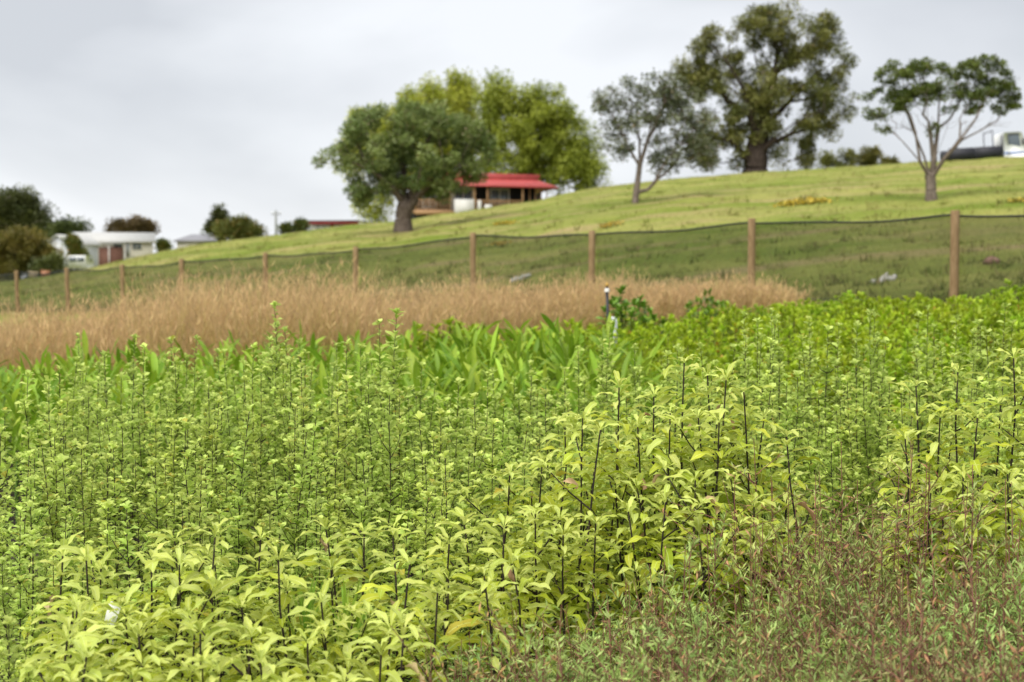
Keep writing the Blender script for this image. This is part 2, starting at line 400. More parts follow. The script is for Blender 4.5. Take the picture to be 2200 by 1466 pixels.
def clump_leaves(b, cs, rs, nper, Lf, wf, up=0.5, droop=0.0, flat=1.0):
    cs = np.asarray(cs); n = len(cs)
    c = np.repeat(cs, nper, 0); r = np.repeat(np.asarray(rs), nper)
    d = RNG.normal(size=(len(c), 3)); d /= np.linalg.norm(d, axis=1)[:, None]
    rr = RNG.random(len(c))**0.45
    off = d*(rr*r)[:, None]; off[:, 2] *= flat; off[:, 2] -= droop*r*RNG.random(len(c))
    pos = c+off
    az = np.arctan2(d[:, 1], d[:, 0])+RNG.normal(0, 0.7, len(c)); el = np.arcsin(np.clip(d[:, 2], -1, 1))*0.6+RNG.normal(0, 0.4, len(c))+up*0.4-droop*0.8
    sc = RNG.uniform(0.65, 1.25, len(c))*Lf
    t = DIA.copy(); t[:, 1] *= wf; t[:, 2] *= wf
    crnd = np.repeat(RNG.random(n), nper)
    b.scatter(t, DIAF, DIAA, rots(az, el, RNG.normal(0, 0.7, len(c)), sc), pos, np.clip(crnd*0.85+RNG.random(len(c))*0.15, 0, 1))
def lobe_points(lobes, Y, n, surf=0.5, minz=None, dyscale=0.8):
    """clump centres in lobes (px,py,rx,ry[,dy]) of pixel size turned to metres at distance Y"""
    A = np.array([l[2]*l[3] for l in lobes], float); A /= A.sum(); out = []
    for l, a in zip(lobes, A):
        c = P(l[0], l[1], Y+(l[4] if len(l) > 4 else 0)); sx = l[2]*Y/FPX; sz = l[3]*Y/FPX
        k = max(3, int(round(n*a)))
        for _ in range(k):
            d = RNG.normal(size=3); d /= np.linalg.norm(d)
            rr = surf+(1-surf)*RNG.random()**0.5
            if RNG.random() < 0.25: rr *= RNG.random()
            elif RNG.random() < 0.16: rr *= RNG.uniform(1.05, 1.17)      # sprays that break the outline
            out.append(c+d*rr*np.array([sx, sx*dyscale, sz]))
    out = np.array(out)
    if minz is not None: out = out[out[:, 2] > minz]
    return out
M_bark = mat('grey_bark', (0.065, 0.048, 0.036), 0.95, 0.1, nscale=5, col2=(0.17, 0.135, 0.11), stretch=(3, 3, 0.8), bump=0.5)
M_bark2 = mat('pale_grey_bark', (0.09, 0.07, 0.055), 0.95, 0.1, nscale=5, col2=(0.215, 0.175, 0.145), stretch=(3, 3, 0.8), bump=0.5)
M_darkbark = mat('dark_bark', (0.030, 0.022, 0.018), 0.95, 0.1, nscale=4, col2=(0.085, 0.065, 0.055), stretch=(3, 3, 0.7), bump=0.5)
M_palebark = mat('pale_bark', (0.30, 0.26, 0.21), 0.9, 0.1, nscale=4, col2=(0.45, 0.40, 0.34), stretch=(2, 2, 0.6))
def tree(name, label, Y, base_px, trunk_pts, lobes, nclump, clump_r, nper, Lf, wf, lm, bm, rbase, rtip, bf=0.5, surf=0.55, up=0.5, droop=0.0, flat=1.0, group=None, cat='tree', extra_bare=0, dyscale=0.8, leaf_frac=1.0, sink=0.15, flare=1.5, guides=(), bare=(), nbare=0):
    base = P(base_px[0], base_px[1], Y); gz = zat(base[0], Y)
    base[2] = gz
    root = empty(name, base); tag(root, label, cat, group)
    tn = [base-np.array([0, 0, sink])]+[P(px, py, Y+RNG.normal(0, 0.05)) for px, py in trunk_pts]
    pts = lobe_points(lobes, Y, nclump, surf, gz+0.1, dyscale)
    if len(pts) > 190 and name != 'willow_tree':                                # gaps in the crown where the sky shows through
        wd_ = np.ptp(pts[:, 0]); vc = pts[RNG.integers(0, len(pts), 9)]; keep = np.ones(len(pts), bool)
        for v_ in vc: keep &= ~((np.linalg.norm((pts-v_)*np.array([1, 0.45, 1]), axis=1) < wd_*RNG.uniform(0.03, 0.062)) & (RNG.random(len(pts)) < 0.9))
        pts = pts[keep]
    tp_ = [-1]+list(range(len(tn)-1)); fk = len(tn)
    for start, gpts in guides:                       # main limbs seen in the photograph: (trunk node, [(px, py, depth offset)])
        pr = start
        for px, py, dy in gpts: tn.append(P(px, py, Y+dy)); tp_.append(pr); pr = len(tn)-1
    apts = np.concatenate([pts, lobe_points(bare, Y, nbare, 0.2, gz+0.1, dyscale)]) if nbare else pts
    nodes, par = mst(tn, tp_, apts, bf, fk if guides else None)
    b = MB(); limbs(b, nodes-base, par, rtip, rbase, flare=flare); b.build('trunk', bm, root, smooth=True)
    b = MB()
    cp = pts if leaf_frac >= 1 else pts[RNG.random(len(pts)) < leaf_frac]
    clump_leaves(b, cp-base, clump_r*RNG.uniform(0.65, 1.25, len(cp)), nper, Lf, wf, up, droop, flat)
    o = b.build('crown', lm, root); return root

M_pohu = leafmat('pohutukawa_leaf', (0.106, 0.164, 0.039), (0.251, 0.305, 0.094), trans=0.12, rough=0.5, valvar=0.5, cOdd=(0.22, 0.17, 0.09), odd=0.05)
M_pohu_grey = leafmat('grey_green_leaf', (0.081, 0.111, 0.050), (0.203, 0.227, 0.116), trans=0.12, rough=0.5, valvar=0.5, cOdd=(0.2, 0.15, 0.09), odd=0.05)
M_pohu_top = leafmat('fresh_pohutukawa_leaf', (0.058, 0.098, 0.018), (0.176, 0.240, 0.045), trans=0.15, rough=0.5, valvar=0.5, cOdd=(0.16, 0.12, 0.05), odd=0.04)
M_gum = leafmat('olive_leaf', (0.088, 0.103, 0.020), (0.220, 0.211, 0.050), trans=0.15, rough=0.55, valvar=0.5, cOdd=(0.15, 0.11, 0.04), odd=0.06)
M_willow = leafmat('willow_leaf', (0.257, 0.290, 0.024), (0.483, 0.463, 0.055), trans=0.3, rough=0.6, valvar=0.4, cOdd=(0.34, 0.30, 0.06), odd=0.1)
M_willow_g = leafmat('green_willow_leaf', (0.210, 0.288, 0.025), (0.403, 0.486, 0.059), trans=0.3, rough=0.6, valvar=0.4)
M_dark = leafmat('dark_evergreen_leaf', (0.040, 0.058, 0.015), (0.125, 0.15, 0.038), trans=0.1, rough=0.6, valvar=0.5)
M_bush = leafmat('bush_leaf', (0.052, 0.081, 0.014), (0.161, 0.184, 0.034), trans=0.15, rough=0.6, valvar=0.5, cOdd=(0.25, 0.17, 0.03), odd=0.12)
M_hedge = leafmat('yellowing_leaf', (0.075, 0.08, 0.012), (0.22, 0.16, 0.03), trans=0.15, rough=0.6, valvar=0.5)
M_brownleaf = leafmat('brown_leaf', (0.07, 0.06, 0.02), (0.16, 0.10, 0.045), trans=0.1, rough=0.6, valvar=0.4)

# wide willow-like trees behind the red-roofed house
tree('willow_tree', 'broad yellow-green tree towering behind the red-roofed house, left half of the pair', 142, (930, 470), [(930, 440), (932, 400), (935, 360)],
     [(890, 290, 130, 95), (990, 250, 75, 95), (965, 200, 55, 45), (830, 285, 85, 60), (800, 440, 45, 40), (760, 330, 40, 40), (900, 225, 60, 40)], 240, 1.05, 230, 0.42, 0.30, M_willow, M_darkbark, 0.55, 0.03, 0.5, 0.5, 0.3, 0.7)
tree('willow_tree', 'broad bright green drooping tree right of the red roof, beside its yellower twin', 138, (1150, 430), [(1150, 405), (1148, 370), (1145, 330)],
     [(1130, 260, 90, 90), (1070, 210, 50, 50), (1185, 270, 70, 90), (1240, 330, 55, 75), (1200, 360, 80, 50), (1265, 375, 30, 35), (1100, 330, 70, 70)], 230, 1.0, 230, 0.42, 0.30, M_willow_g, M_darkbark, 0.5, 0.03, 0.5, 0.5, 0.3, 0.7)
# dome-shaped tree in front of the house
tree('pohutukawa_tree', 'dome-shaped grey-green tree with short thick trunk in front of the red-roofed house', 67, (866, 497), [(866, 470), (870, 445), (868, 430)],
     [(880, 320, 165, 90), (850, 285, 105, 60), (935, 280, 80, 55), (740, 350, 55, 38), (1010, 330, 55, 65), (960, 385, 75, 38), (800, 385, 62, 45), (880, 385, 70, 30), (770, 425, 28, 22), (1030, 295, 30, 30)],
     260, 0.40, 190, 0.17, 0.45, M_pohu, M_bark, 0.42, 0.012, 0.5, 0.6, 0.5, 0.1, 0.8, flare=1.3, guides=((3, [(845, 405, -.5), (805, 370, -.9), (760, 350, -1.1)]), (3, [(868, 390, .5), (860, 330, .8)]), (2, [(890, 430, -.2), (925, 395, -.4), (985, 355, -.7)]), (3, [(885, 395, .8), (915, 330, 1.2)])))
# thin leaning tree with grey foliage
tree('pohutukawa_tree', 'slender pale-trunked tree with sparse grey-green crown and a low side branch', 58, (1362, 467), [(1364, 440), (1368, 405), (1372, 375), (1375, 350)],
     [(1300, 215, 34, 42), (1350, 200, 48, 40), (1420, 200, 55, 42), (1400, 255, 75, 48), (1480, 260, 58, 62), (1500, 320, 42, 45), (1440, 330, 45, 42), (1330, 285, 42, 45), (1310, 300, 25, 40), (1455, 205, 35, 30), (1420, 350, 30, 28), (1340, 330, 28, 14)],
     230, 0.30, 62, 0.15, 0.45, M_pohu_grey, M_bark2, 0.14, 0.009, 0.55, 0.45, 0.5, 0.1, 0.75, guides=((4, [(1352, 320, -.2), (1330, 275, -.3), (1312, 240, -.4)]), (4, [(1374, 300, .1), (1368, 240, .2), (1352, 205, .3)]), (4, [(1392, 300, -.1), (1415, 250, -.3), (1430, 215, -.3)]), (2, [(1392, 408, -.1), (1412, 385, -.2), (1428, 350, -.3), (1460, 310, -.3), (1490, 280, -.2)])))
# the big old tree at the crest
tree('spreading_tree', 'huge spreading olive-green tree with stout dark trunk on the hill crest', 112, (1622, 374), [(1622, 362), (1624, 340), (1626, 312), (1632, 290)],
     [(1690, 68, 100, 66), (1640, 60, 85, 52), (1760, 120, 70, 65), (1570, 125, 75, 45), (1540, 85, 40, 30), (1515, 150, 62, 40), (1580, 200, 85, 50), (1700, 190, 110, 65), (1785, 215, 52, 58), (1560, 275, 60, 48), (1510, 310, 42, 38), (1630, 265, 60, 42), (1720, 262, 55, 30), (1805, 265, 30, 24), (1665, 325, 24, 26), (1590, 325, 30, 22), (1735, 310, 12, 40), (1500, 345, 40, 18), (1480, 190, 38, 30), (1468, 145, 28, 24), (1500, 105, 26, 16)],
     300, 0.70, 200, 0.30, 0.36, M_gum, M_darkbark, 0.95, 0.03, 0.5, 0.65, 0.3, 0.4, 0.75, flare=1.2, guides=((2, [(1598, 335, -.5), (1568, 300, -1.2), (1535, 250, -2)]), (4, [(1660, 255, .5), (1700, 215, 1), (1755, 170, 1.5)]), (4, [(1612, 240, -.5), (1592, 180, -1), (1560, 130, -1.5)]), (4, [(1645, 230, 0), (1665, 150, .3), (1680, 90, .5)]), (3, [(1665, 300, -1), (1705, 265, -2), (1770, 235, -3)])))
# umbrella tree on the right
tree('pohutukawa_tree', 'umbrella-shaped tree with bare forking limbs on the hillside in front of the truck', 45.3, (2001, 430), [(2000, 410), (2000, 388), (1998, 378)],
     [(1930, 160, 48, 22), (1990, 145, 42, 20), (2050, 150, 50, 22), (2110, 150, 48, 28), (2150, 190, 34, 34), (1895, 195, 30, 26), (1885, 245, 26, 18), (1900, 275, 16, 8), (2100, 228, 45, 14), (2010, 195, 70, 22), (1960, 205, 55, 20), (2095, 205, 55, 25), (1930, 225, 38, 16), (2060, 235, 40, 14), (2170, 225, 18, 14), (2005, 278, 10, 9), (2145, 240, 10, 9), (2182, 205, 12, 16), (1866, 215, 10, 14)],
     320, 0.18, 85, 0.095, 0.5, M_pohu_top, M_bark2, 0.165, 0.0040, 0.6, 0.35, 0.5, 0.0, 0.6, flare=1.3, bare=((1930, 265, 40, 28), (2000, 260, 55, 35), (2080, 265, 50, 30), (2140, 260, 35, 15)), nbare=90, guides=((3, [(1975, 345, -.2), (1940, 305, -.4), (1905, 265, -.6), (1885, 235, -.7)]), (3, [(1985, 335, .3), (1962, 280, .5), (1940, 220, .6)]), (3, [(2000, 335, -.3), (1994, 270, -.5), (1990, 200, -.6)]), (3, [(2012, 335, .4), (2035, 275, .6), (2045, 200, .8)]), (3, [(2028, 342, -.2), (2065, 300, -.4), (2100, 250, -.5), (2125, 200, -.6)]), (3, [(2022, 348, .3), (2050, 312, .5), (2110, 278, .6), (2160, 245, .7)]), (3, [(2008, 340, .0), (2015, 280, .1), (2018, 215, .2)])))
# low bushes at the crest between the big tree and the truck
for lab, bx, lob, Yb in (('widest of the low dark bushes on the hill crest, beside the big tree', 1800, [(1785, 343, 26, 17), (1822, 336, 18, 14), (1800, 357, 38, 10)], 124),
                     ('middle one of the low dark bushes on the hill crest', 1868, [(1860, 340, 14, 14), (1882, 333, 11, 9), (1868, 353, 12, 10)], 122),
                     ('smallest low dark bush on the hill crest, nearest the truck', 1913, [(1911, 352, 11, 8), (1922, 356, 10, 6)], 121)):
    tree('crest_bush', lab, Yb, (bx, 372), [(bx, 366), (bx, 360)], lob, 28, 0.42, 100, 0.26, 0.42, M_gum, M_darkbark, 0.14, 0.025, 0.4, 0.4, group='low bushes on the crest', cat='bush')
tree('hanging_tree', 'small thin straggly tree on the crest just right of the big trunk', 116, (1733, 372), [(1733, 362), (1730, 345)], [(1730, 330, 12, 28), (1740, 300, 9, 20)], 26, 0.45, 60, 0.26, 0.4, M_gum, M_darkbark, 0.10, 0.02, 0.4, 0.4)
# far trees on the left
tree('tall_tree', 'tallest dark evergreen at the left edge with pale bare trunks', 132, (30, 585), [(32, 540), (34, 500), (35, 475)],
     [(25, 445, 48, 30), (75, 468, 33, 22), (-40, 455, 60, 45), (50, 435, 35, 18)], 150, 0.85, 150, 0.34, 0.4, M_dark, M_palebark, 0.45, 0.04, 0.4, 0.5)
tree('tall_tree', 'dark evergreen filling the gap behind the pale trunks at the left edge', 146, (5, 588), [(5, 560), (5, 530)],
     [(0, 500, 60, 40), (70, 500, 36, 30), (-60, 520, 50, 50)], 130, 0.95, 150, 0.36, 0.4, M_dark, M_darkbark, 0.4, 0.04, 0.4, 0.4)
tree('hedge_tree', 'yellowing broad bush at the left edge above the fence', 112, (40, 598), [(40, 585), (42, 565)],
     [(40, 540, 55, 38), (95, 555, 30, 28), (-20, 545, 45, 42), (60, 515, 40, 18), (20, 580, 60, 18)], 170, 0.65, 150, 0.26, 0.45, M_hedge, M_darkbark, 0.2, 0.03, 0.4, 0.5)
tree('far_tree', 'dark green bush between the yellowing bush and the small gabled house', 110, (118, 596), [(118, 585), (118, 575)],
     [(115, 572, 18, 20), (95, 578, 22, 16)], 60, 0.5, 110, 0.24, 0.45, M_dark, M_darkbark, 0.12, 0.03, 0.4, 0.4)
tree('far_tree', 'rounded dark tree behind the small gabled house', 225, (138, 575), [(138, 545), (138, 520)],
     [(138, 492, 25, 18), (172, 492, 14, 8), (125, 505, 26, 18)], 70, 1.2, 100, 0.5, 0.45, M_dark, M_darkbark, 0.4, 0.06, 0.4, 0.4)
tree('far_tree', 'green tree between the small gabled house and the long white house', 172, (166, 580), [(166, 568), (166, 555)],
     [(165, 540, 14, 18), (155, 520, 9, 14), (172, 552, 10, 10)], 55, 0.7, 100, 0.36, 0.45, M_bush, M_darkbark, 0.2, 0.04, 0.4, 0.4)
tree('far_tree', 'brownish rounded trees showing over the long white house roof', 235, (285, 545), [(285, 520), (285, 505)],
     [(300, 488, 24, 12), (262, 490, 26, 9), (318, 492, 12, 12), (240, 492, 8, 5)], 60, 1.1, 100, 0.5, 0.45, M_brownleaf, M_darkbark, 0.4, 0.06, 0.4, 0.4)
tree('far_tree', 'little round tree at the right gable of the long white house', 150, (350, 553), [(350, 545), (350, 538)],
     [(350, 527, 10, 11)], 22, 0.45, 90, 0.3, 0.45, M_bush, M_darkbark, 0.12, 0.04, 0.4, 0.3)
tree('far_tree', 'dark upright conical tree rising beside the grey hip roof', 168, (472, 525), [(472, 510), (472, 490)],
     [(471, 472, 15, 16), (472, 458, 8, 10), (458, 492, 14, 14), (478, 488, 14, 14)], 55, 0.7, 110, 0.36, 0.45, M_dark, M_darkbark, 0.25, 0.04, 0.4, 0.3)
tree('far_tree', 'wide rounded green tree on the skyline right of the conical tree', 160, (520, 520), [(520, 508), (520, 500)],
     [(495, 498, 30, 17), (535, 498, 27, 18), (515, 485, 22, 12)], 95, 0.8, 120, 0.34, 0.4, M_bush, M_darkbark, 0.25, 0.04, 0.4, 0.4)
tree('far_tree', 'low green bush on the skyline between the pole and the red-trimmed building', 150, (632, 503), [(632, 498), (632, 493)],
     [(645, 487, 14, 10), (618, 492, 14, 7)], 34, 0.55, 90, 0.3, 0.45, M_bush, M_darkbark, 0.12, 0.04, 0.4, 0.3)

# ------------------------------------------------------------------ buildings
M_red = mat('red_roof_paint', (0.36, 0.058, 0.055), 0.45, 0.4, nscale=3, var=0.15)
M_black = mat('black_weatherboard', (0.012, 0.013, 0.018), 0.7, 0.3, nscale=3, var=0.3)
M_white = mat('white_paint', (0.58, 0.57, 0.54), 0.6, 0.3, nscale=2, var=0.06)
M_cream = mat('cream_wall', (0.58, 0.55, 0.46), 0.7, 0.2, nscale=2, var=0.08)
M_bluewhite = mat('blue_white_wall', (0.52, 0.54, 0.56), 0.7, 0.2, nscale=2, var=0.08)
M_timber = mat('deck_timber', (0.30, 0.17, 0.085), 0.8, 0.2, nscale=5, col2=(0.42, 0.26, 0.14), stretch=(1, 1, 4))
M_glass = mat('window_glass', (0.10, 0.125, 0.15), 0.06, 0.8, nscale=2, var=0.2)
M_greyroof = mat('light_grey_roof', (0.40, 0.40, 0.39), 0.5, 0.3, nscale=2, var=0.07)
M_slate = mat('slate_grey_roof', (0.20, 0.20, 0.22), 0.6, 0.3, nscale=2, var=0.1)
M_brick = mat('brown_brick', (0.14, 0.07, 0.052), 0.85, 0.2, nscale=8, var=0.3)
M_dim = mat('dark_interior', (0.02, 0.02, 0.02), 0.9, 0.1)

def box_part(name, m, parent, *a, M=None):
    b = MB(); b.box(*a, M=M); return b.build(name, m, parent)
def window(parent, x0, x1, z0, z1, y, panes=2, fm=None, side=-1, axis='x', fw=0.09):
    """framed window on the plane y (front faces -y); a frame with sub-part panes"""
    fm = fm or M_white; b = MB(); t = 0.05
    b.box(x0, x1, y-t, y+0.02, z0, z0+fw); b.box(x0, x1, y-t, y+0.02, z1-fw, z1)
    n = panes; wd = (x1-x0)/n
    for k in range(n+1):
        xc = x0+k*wd; xa = xc-(0 if k == 0 else fw/2); xb = xa+(fw if k < n else fw/2)
        if k == n: xa, xb = x1-fw, x1
        b.box(xa, xb, y-t+0.002, y+0.018, z0+fw, z1-fw)
    o = b.build('window', fm, parent)
    for k in range(n): box_part('pane', M_glass, o, x0+k*wd+fw*0.4, x0+(k+1)*wd-fw*0.4, y-0.02, y+0.01, z0+fw*0.8, z1-fw*0.8)
    return o
def ridge_roof(name, m, parent, x0, x1, y0, y1, ze, zr, th=0.12, hip=0.0):
    """gable (or hipped) roof over a rectangle, ridge along x, with thickness"""
    ym = (y0+y1)/2
    v = [[x0,y0,ze],[x1,y0,ze],[x1,y1,ze],[x0,y1,ze],[x0+hip,ym,zr],[x1-hip,ym,zr]]
    v2 = [[a,b_,c-th] for a,b_,c in v]
    b = MB(); b.add(v+v2, [[0,1,5,4],[2,3,4,5],[6,10,11,7],[8,11,10,9],[0,6,7,1],[2,8,9,3]])
    b.F.append(np.array([[0,4,3],[1,2,5],[6,9,10],[7,11,8]])); b.F.append(np.array([[0,3,9,6],[1,7,8,2]]))
    return b.build(name, m, parent)

# red-roofed house with veranda
Lf0, Rt0 = P(893, 452, 120), P(1180, 447, 123)
ang = math.atan2(Rt0[1]-Lf0[1], Rt0[0]-Lf0[0])
house = empty('veranda_house', (Lf0[0], Lf0[1], Lf0[2]), ang); tag(house, 'dark-walled house with red metal roof and timber veranda behind the dome-shaped tree', 'house')
house.scale = (1.02, 0.8, 1.0)
box_part('wall', M_black, house, 0.75, 9.58, 2.2, 8.5, -1.6, 2.75)
box_part('annex_wall', M_black, house, 9.6, 11.0, 3.0, 7.5, -1.6, 2.45)
# veranda roof: a skirt sloping out on the front and the right end; clerestory box on top
b = MB(); zE, zT = 2.25, 2.85
v = [[-0.5,-0.4,zE],[12.2,-0.4,zE-0.12],[12.2,8.8,zE-0.12],[-0.5,8.8,zE],[0.6,2.4,zT],[11.0,2.4,zT],[11.0,8.2,zT],[0.6,8.2,zT]]
v2 = [[a, c_, d-0.13] for a, c_, d in v]
b.add(v+v2, [[0,1,5,4],[1,2,6,5],[2,3,7,6],[3,0,4,7],[8,12,13,9],[9,13,14,10],[10,14,15,11],[11,15,12,8],[0,8,9,1],[1,9,10,2],[2,10,11,3],[3,11,8,0],[4,5,6,7]])
roof = b.build('veranda_roof', M_red, house)
b = MB(); v = [[3.4,2.5,2.8],[11.05,2.5,2.8],[11.05,8.0,2.8],[3.4,8.0,2.8],[3.3,2.3,3.42],[11.2,2.3,3.3],[11.2,8.2,3.3],[3.3,8.2,3.42]]
b.add(v, [[0,1,5,4],[1,2,6,5],[2,3,7,6],[3,0,4,7],[4,5,6,7]]); b.build('upper_roof', M_red, house)
for k in range(30):
    x = -0.2+k*0.41; t_ = 0.03
    b = MB(); b.add([[x,-0.4,zE+0.005-0.0094*max(0,x+0.5)],[x+t_,-0.4,zE+0.005-0.0094*max(0,x+0.5)],[0.6+(x+0.5)*0.8189+t_,2.39,zT+0.005],[0.6+(x+0.5)*0.8189,2.39,zT+0.005],
             [x,-0.4,zE+0.045-0.0094*max(0,x+0.5)],[x+t_,-0.4,zE+0.045-0.0094*max(0,x+0.5)],[0.6+(x+0.5)*0.8189+t_,2.39,zT+0.04],[0.6+(x+0.5)*0.8189,2.39,zT+0.04]],
             [[4,5,6,7],[0,1,5,4],[1,2,6,5],[0,4,7,3]]); b.build('roof_rib', M_red, roof)
box_part('deck', M_timber, house, -0.1, 9.2, -0.1, 2.2, -0.16, -0.02)
box_part('fascia_board', M_timber, house, -0.12, 3.1, -0.16, -0.104, -0.36, 0.02)
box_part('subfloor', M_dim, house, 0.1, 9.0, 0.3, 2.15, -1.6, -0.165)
for x in (0.0, 2.9, 5.0, 6.1, 9.15): box_part('veranda_post', M_timber, house, x-0.06, x+0.06, -0.06, 0.06, -0.02, 2.2)
for a, c_ in ((0.08, 2.8), (5.06, 6.0), (6.2, 9.05)):
    box_part('hand_rail', M_timber, house, a, c_, -0.04, 0.04, 0.86, 0.95); box_part('bottom_rail', M_timber, house, a, c_, -0.03, 0.03, 0.06, 0.12)
    nb = int((c_-a)/0.17)
    me = None
    for k in range(nb):
        x = a+(k+0.5)*(c_-a)/nb
        if me is None: me = MB().box(-0.025, 0.025, -0.02, 0.02, 0.12, 0.86).mesh('baluster', M_timber)
        o = link('baluster', me, house); o.location = (x, 0, 0)
box_part('white_panel', M_white, house, 3.25, 4.94, -0.12, -0.02, -0.7, 0.98)
box_part('white_panel', M_white, house, 5.25, 5.55, -0.12, -0.045, -0.6, 0.9); box_part('white_panel', M_white, house, 5.85, 6.45, -0.14, -0.066, -0.6, 0.55)
box_part('pale_wall', M_cream, house, 3.3, 5.4, 2.14, 2.185, -0.02, 2.3)
window(house, 6.75, 8.45, 0.35, 2.05, 2.18, 2); window(house, 0.9, 2.1, 0.3, 2.05, 2.18, 2); window(house, 3.6, 5.2, 0.2, 2.05, 2.12, 2)
box_part('door', M_dim, house, 5.5, 6.35, 2.16, 2.19, -0.02, 2.05)
for x in (9.9, 10.4, 10.9, 11.4): box_part('veranda_post', M_timber, house, x-0.04, x+0.04, 0.6, 0.68, -1.2, 2.1)

def simple_house(name, label, Y, px0, px1, py_eave, py_ridge, rz, depth, wall_m, roof_m, hip=0.0, over=0.4, wins=(), wm=None, gable_wins=()):
    p0 = P(px0, py_eave, Y); p1 = P(px1, py_eave, Y); w_ = (p1[0]-p0[0])/math.cos(rz)
    gz = min(zat(p0[0], Y), zat(p1[0], Y))-0.6; org = np.array([p0[0], p0[1], gz])
    root = empty(name, org, rz); tag(root, label, 'house')
    ze = p0[2]-gz; zr = P(px0, py_ridge, Y)[2]-gz
    b = MB(); b.box(0, w_, 0, depth, 0, ze-0.12)
    if hip == 0:
        for x in (0, w_-0.1):
            b.add([[x,0,ze-0.12],[x,depth,ze-0.12],[x,depth/2,zr-0.25],[x+0.1,0,ze-0.12],[x+0.1,depth,ze-0.12],[x+0.1,depth/2,zr-0.25]], [[0,2,5,3],[1,4,5,2]])
            b.F.append(np.array([[0,1,2],[3,5,4]])+b.n-6)
    b.build('wall', wall_m, root)
    ridge_roof('roof', roof_m, root, -over, w_+over, -over, depth+over, ze, zr, 0.14, hip)
    for x0, x1, z0, z1, n_ in wins: window(root, x0*w_, x1*w_, ze+z0, ze+z1, -0.03, n_, wm)
    return root, w_, ze, zr
r_, w_, ze, zr = simple_house('long_house', 'long white single-storey house with pale grey roof at the far left', 200, 158, 318, 517, 497, R(14), 7.5, M_cream, M_greyroof,
    wins=((0.27, 0.32, -1.0, -0.3, 1), (0.5, 0.62, -1.2, -0.25, 2), (0.74, 0.86, -1.3, -0.25, 2)))
box_part('door', M_bluewhite, r_, 0.66*w_, 0.71*w_, -0.06, -0.01, ze-2.2, ze-0.3)
box_part('porch_wall', M_brick, r_, 0.32*w_, 0.62*w_, -2.2, -0.25, 0.2, ze-1.0)
box_part('porch_roof', M_greyroof, r_, 0.3*w_, 0.66*w_, -2.6, -0.42, ze-0.5, ze-0.38)
for x in (0.31, 0.45, 0.65): box_part('porch_post', M_white, r_, x*w_-0.06, x*w_+0.06, -2.5, -2.38, 0.2, ze-0.505)
box_part('basement_wall', M_brick, r_, 0.02*w_, 0.25*w_, -0.3, -0.02, 0.0, ze-2.5)
box_part('gutter', M_white, r_, -0.4, w_+0.4, -0.52, -0.41, ze-0.22, ze-0.1)
# gable-fronted small house: ridge runs away from the camera
g = P(104, 522, 182); gz = zat(g[0], 182)-1; g2 = P(148, 522, 182); wg = g2[0]-g[0]
r2 = empty('gabled_house', (g[0], 182, gz), R(-12)); tag(r2, 'small blue-white house with its gable facing the fence, left of the long white house', 'house')
ze = g[2]-gz; zr = P(120, 506, 182)[2]-gz
b = MB(); b.box(0, wg, 0, 8, 0, ze); b.add([[0,0,ze],[wg,0,ze],[wg/2,0,zr],[0,8,ze],[wg,8,ze],[wg/2,8,zr]], [[0,2,5,3],[1,4,5,2]]); b.F.append(np.array([[0,1,2],[3,5,4]])+b.n-6)
b.build('wall', M_bluewhite, r2)
b = MB(); b.add([[-.35,-.3,ze-.1],[wg/2,-.3,zr+.12],[wg+.35,-.3,ze-.1],[-.35,8.3,ze-.1],[wg/2,8.3,zr+.12],[wg+.35,8.3,ze-.1],[-.35,-.3,ze-.24],[wg/2,-.3,zr+.0],[wg+.35,-.3,ze-.24],[-.35,8.3,ze-.24],[wg/2,8.3,zr],[wg+.35,8.3,ze-.24]],
    [[0,3,4,1],[1,4,5,2],[6,7,10,9],[7,8,11,10],[0,1,7,6],[1,2,8,7],[0,6,9,3],[2,5,11,8]]); b.build('roof', M_greyroof, r2)
window(r2, wg*0.55, wg*0.8, ze-1.6, ze-0.6, -0.03, 2)
simple_house('hip_roofed_house', 'house with slate-grey hipped roof half hidden by the hill, left of the conical tree', 175, 380, 470, 517, 502, R(4), 6.0, M_cream, M_slate, hip=1.7, wins=((0.5, 0.66, -1.0, -0.25, 2),))
# flat-roofed building with red trim
q0 = P(668, 476, 180); q1 = P(770, 476, 180); gz = min(zat(q0[0], 180), zat(q1[0], 180))-0.8; wq = q1[0]-q0[0]
fb = empty('flat_roofed_building', (q0[0], 180, gz), R(-6)); tag(fb, 'white flat-roofed building with dark red trim on the skyline left of the dome-shaped tree', 'building')
ze = q0[2]-gz
box_part('wall', M_white, fb, 0, wq, 0, 6, 0, ze); box_part('roof', M_slate, fb, -0.4, wq+0.3, -0.5, 6.3, ze, ze+0.14)
M_dred = mat('dark_red_trim', (0.22, 0.03, 0.035), 0.6, 0.3)
box_part('fascia', M_dred, fb, -0.3, wq+0.2, -0.42, -0.3, ze-0.42, ze-0.02)
for x in (0.42, 0.88): box_part('trim_panel', M_dred, fb, wq*x, wq*(x+0.07), -0.06, -0.01, ze-2.0, ze-0.4)
for x in (0.1, 0.24, 0.55, 0.7): window(fb, wq*x, wq*(x+0.11), ze-1.35, ze-0.55, -0.03, 2)
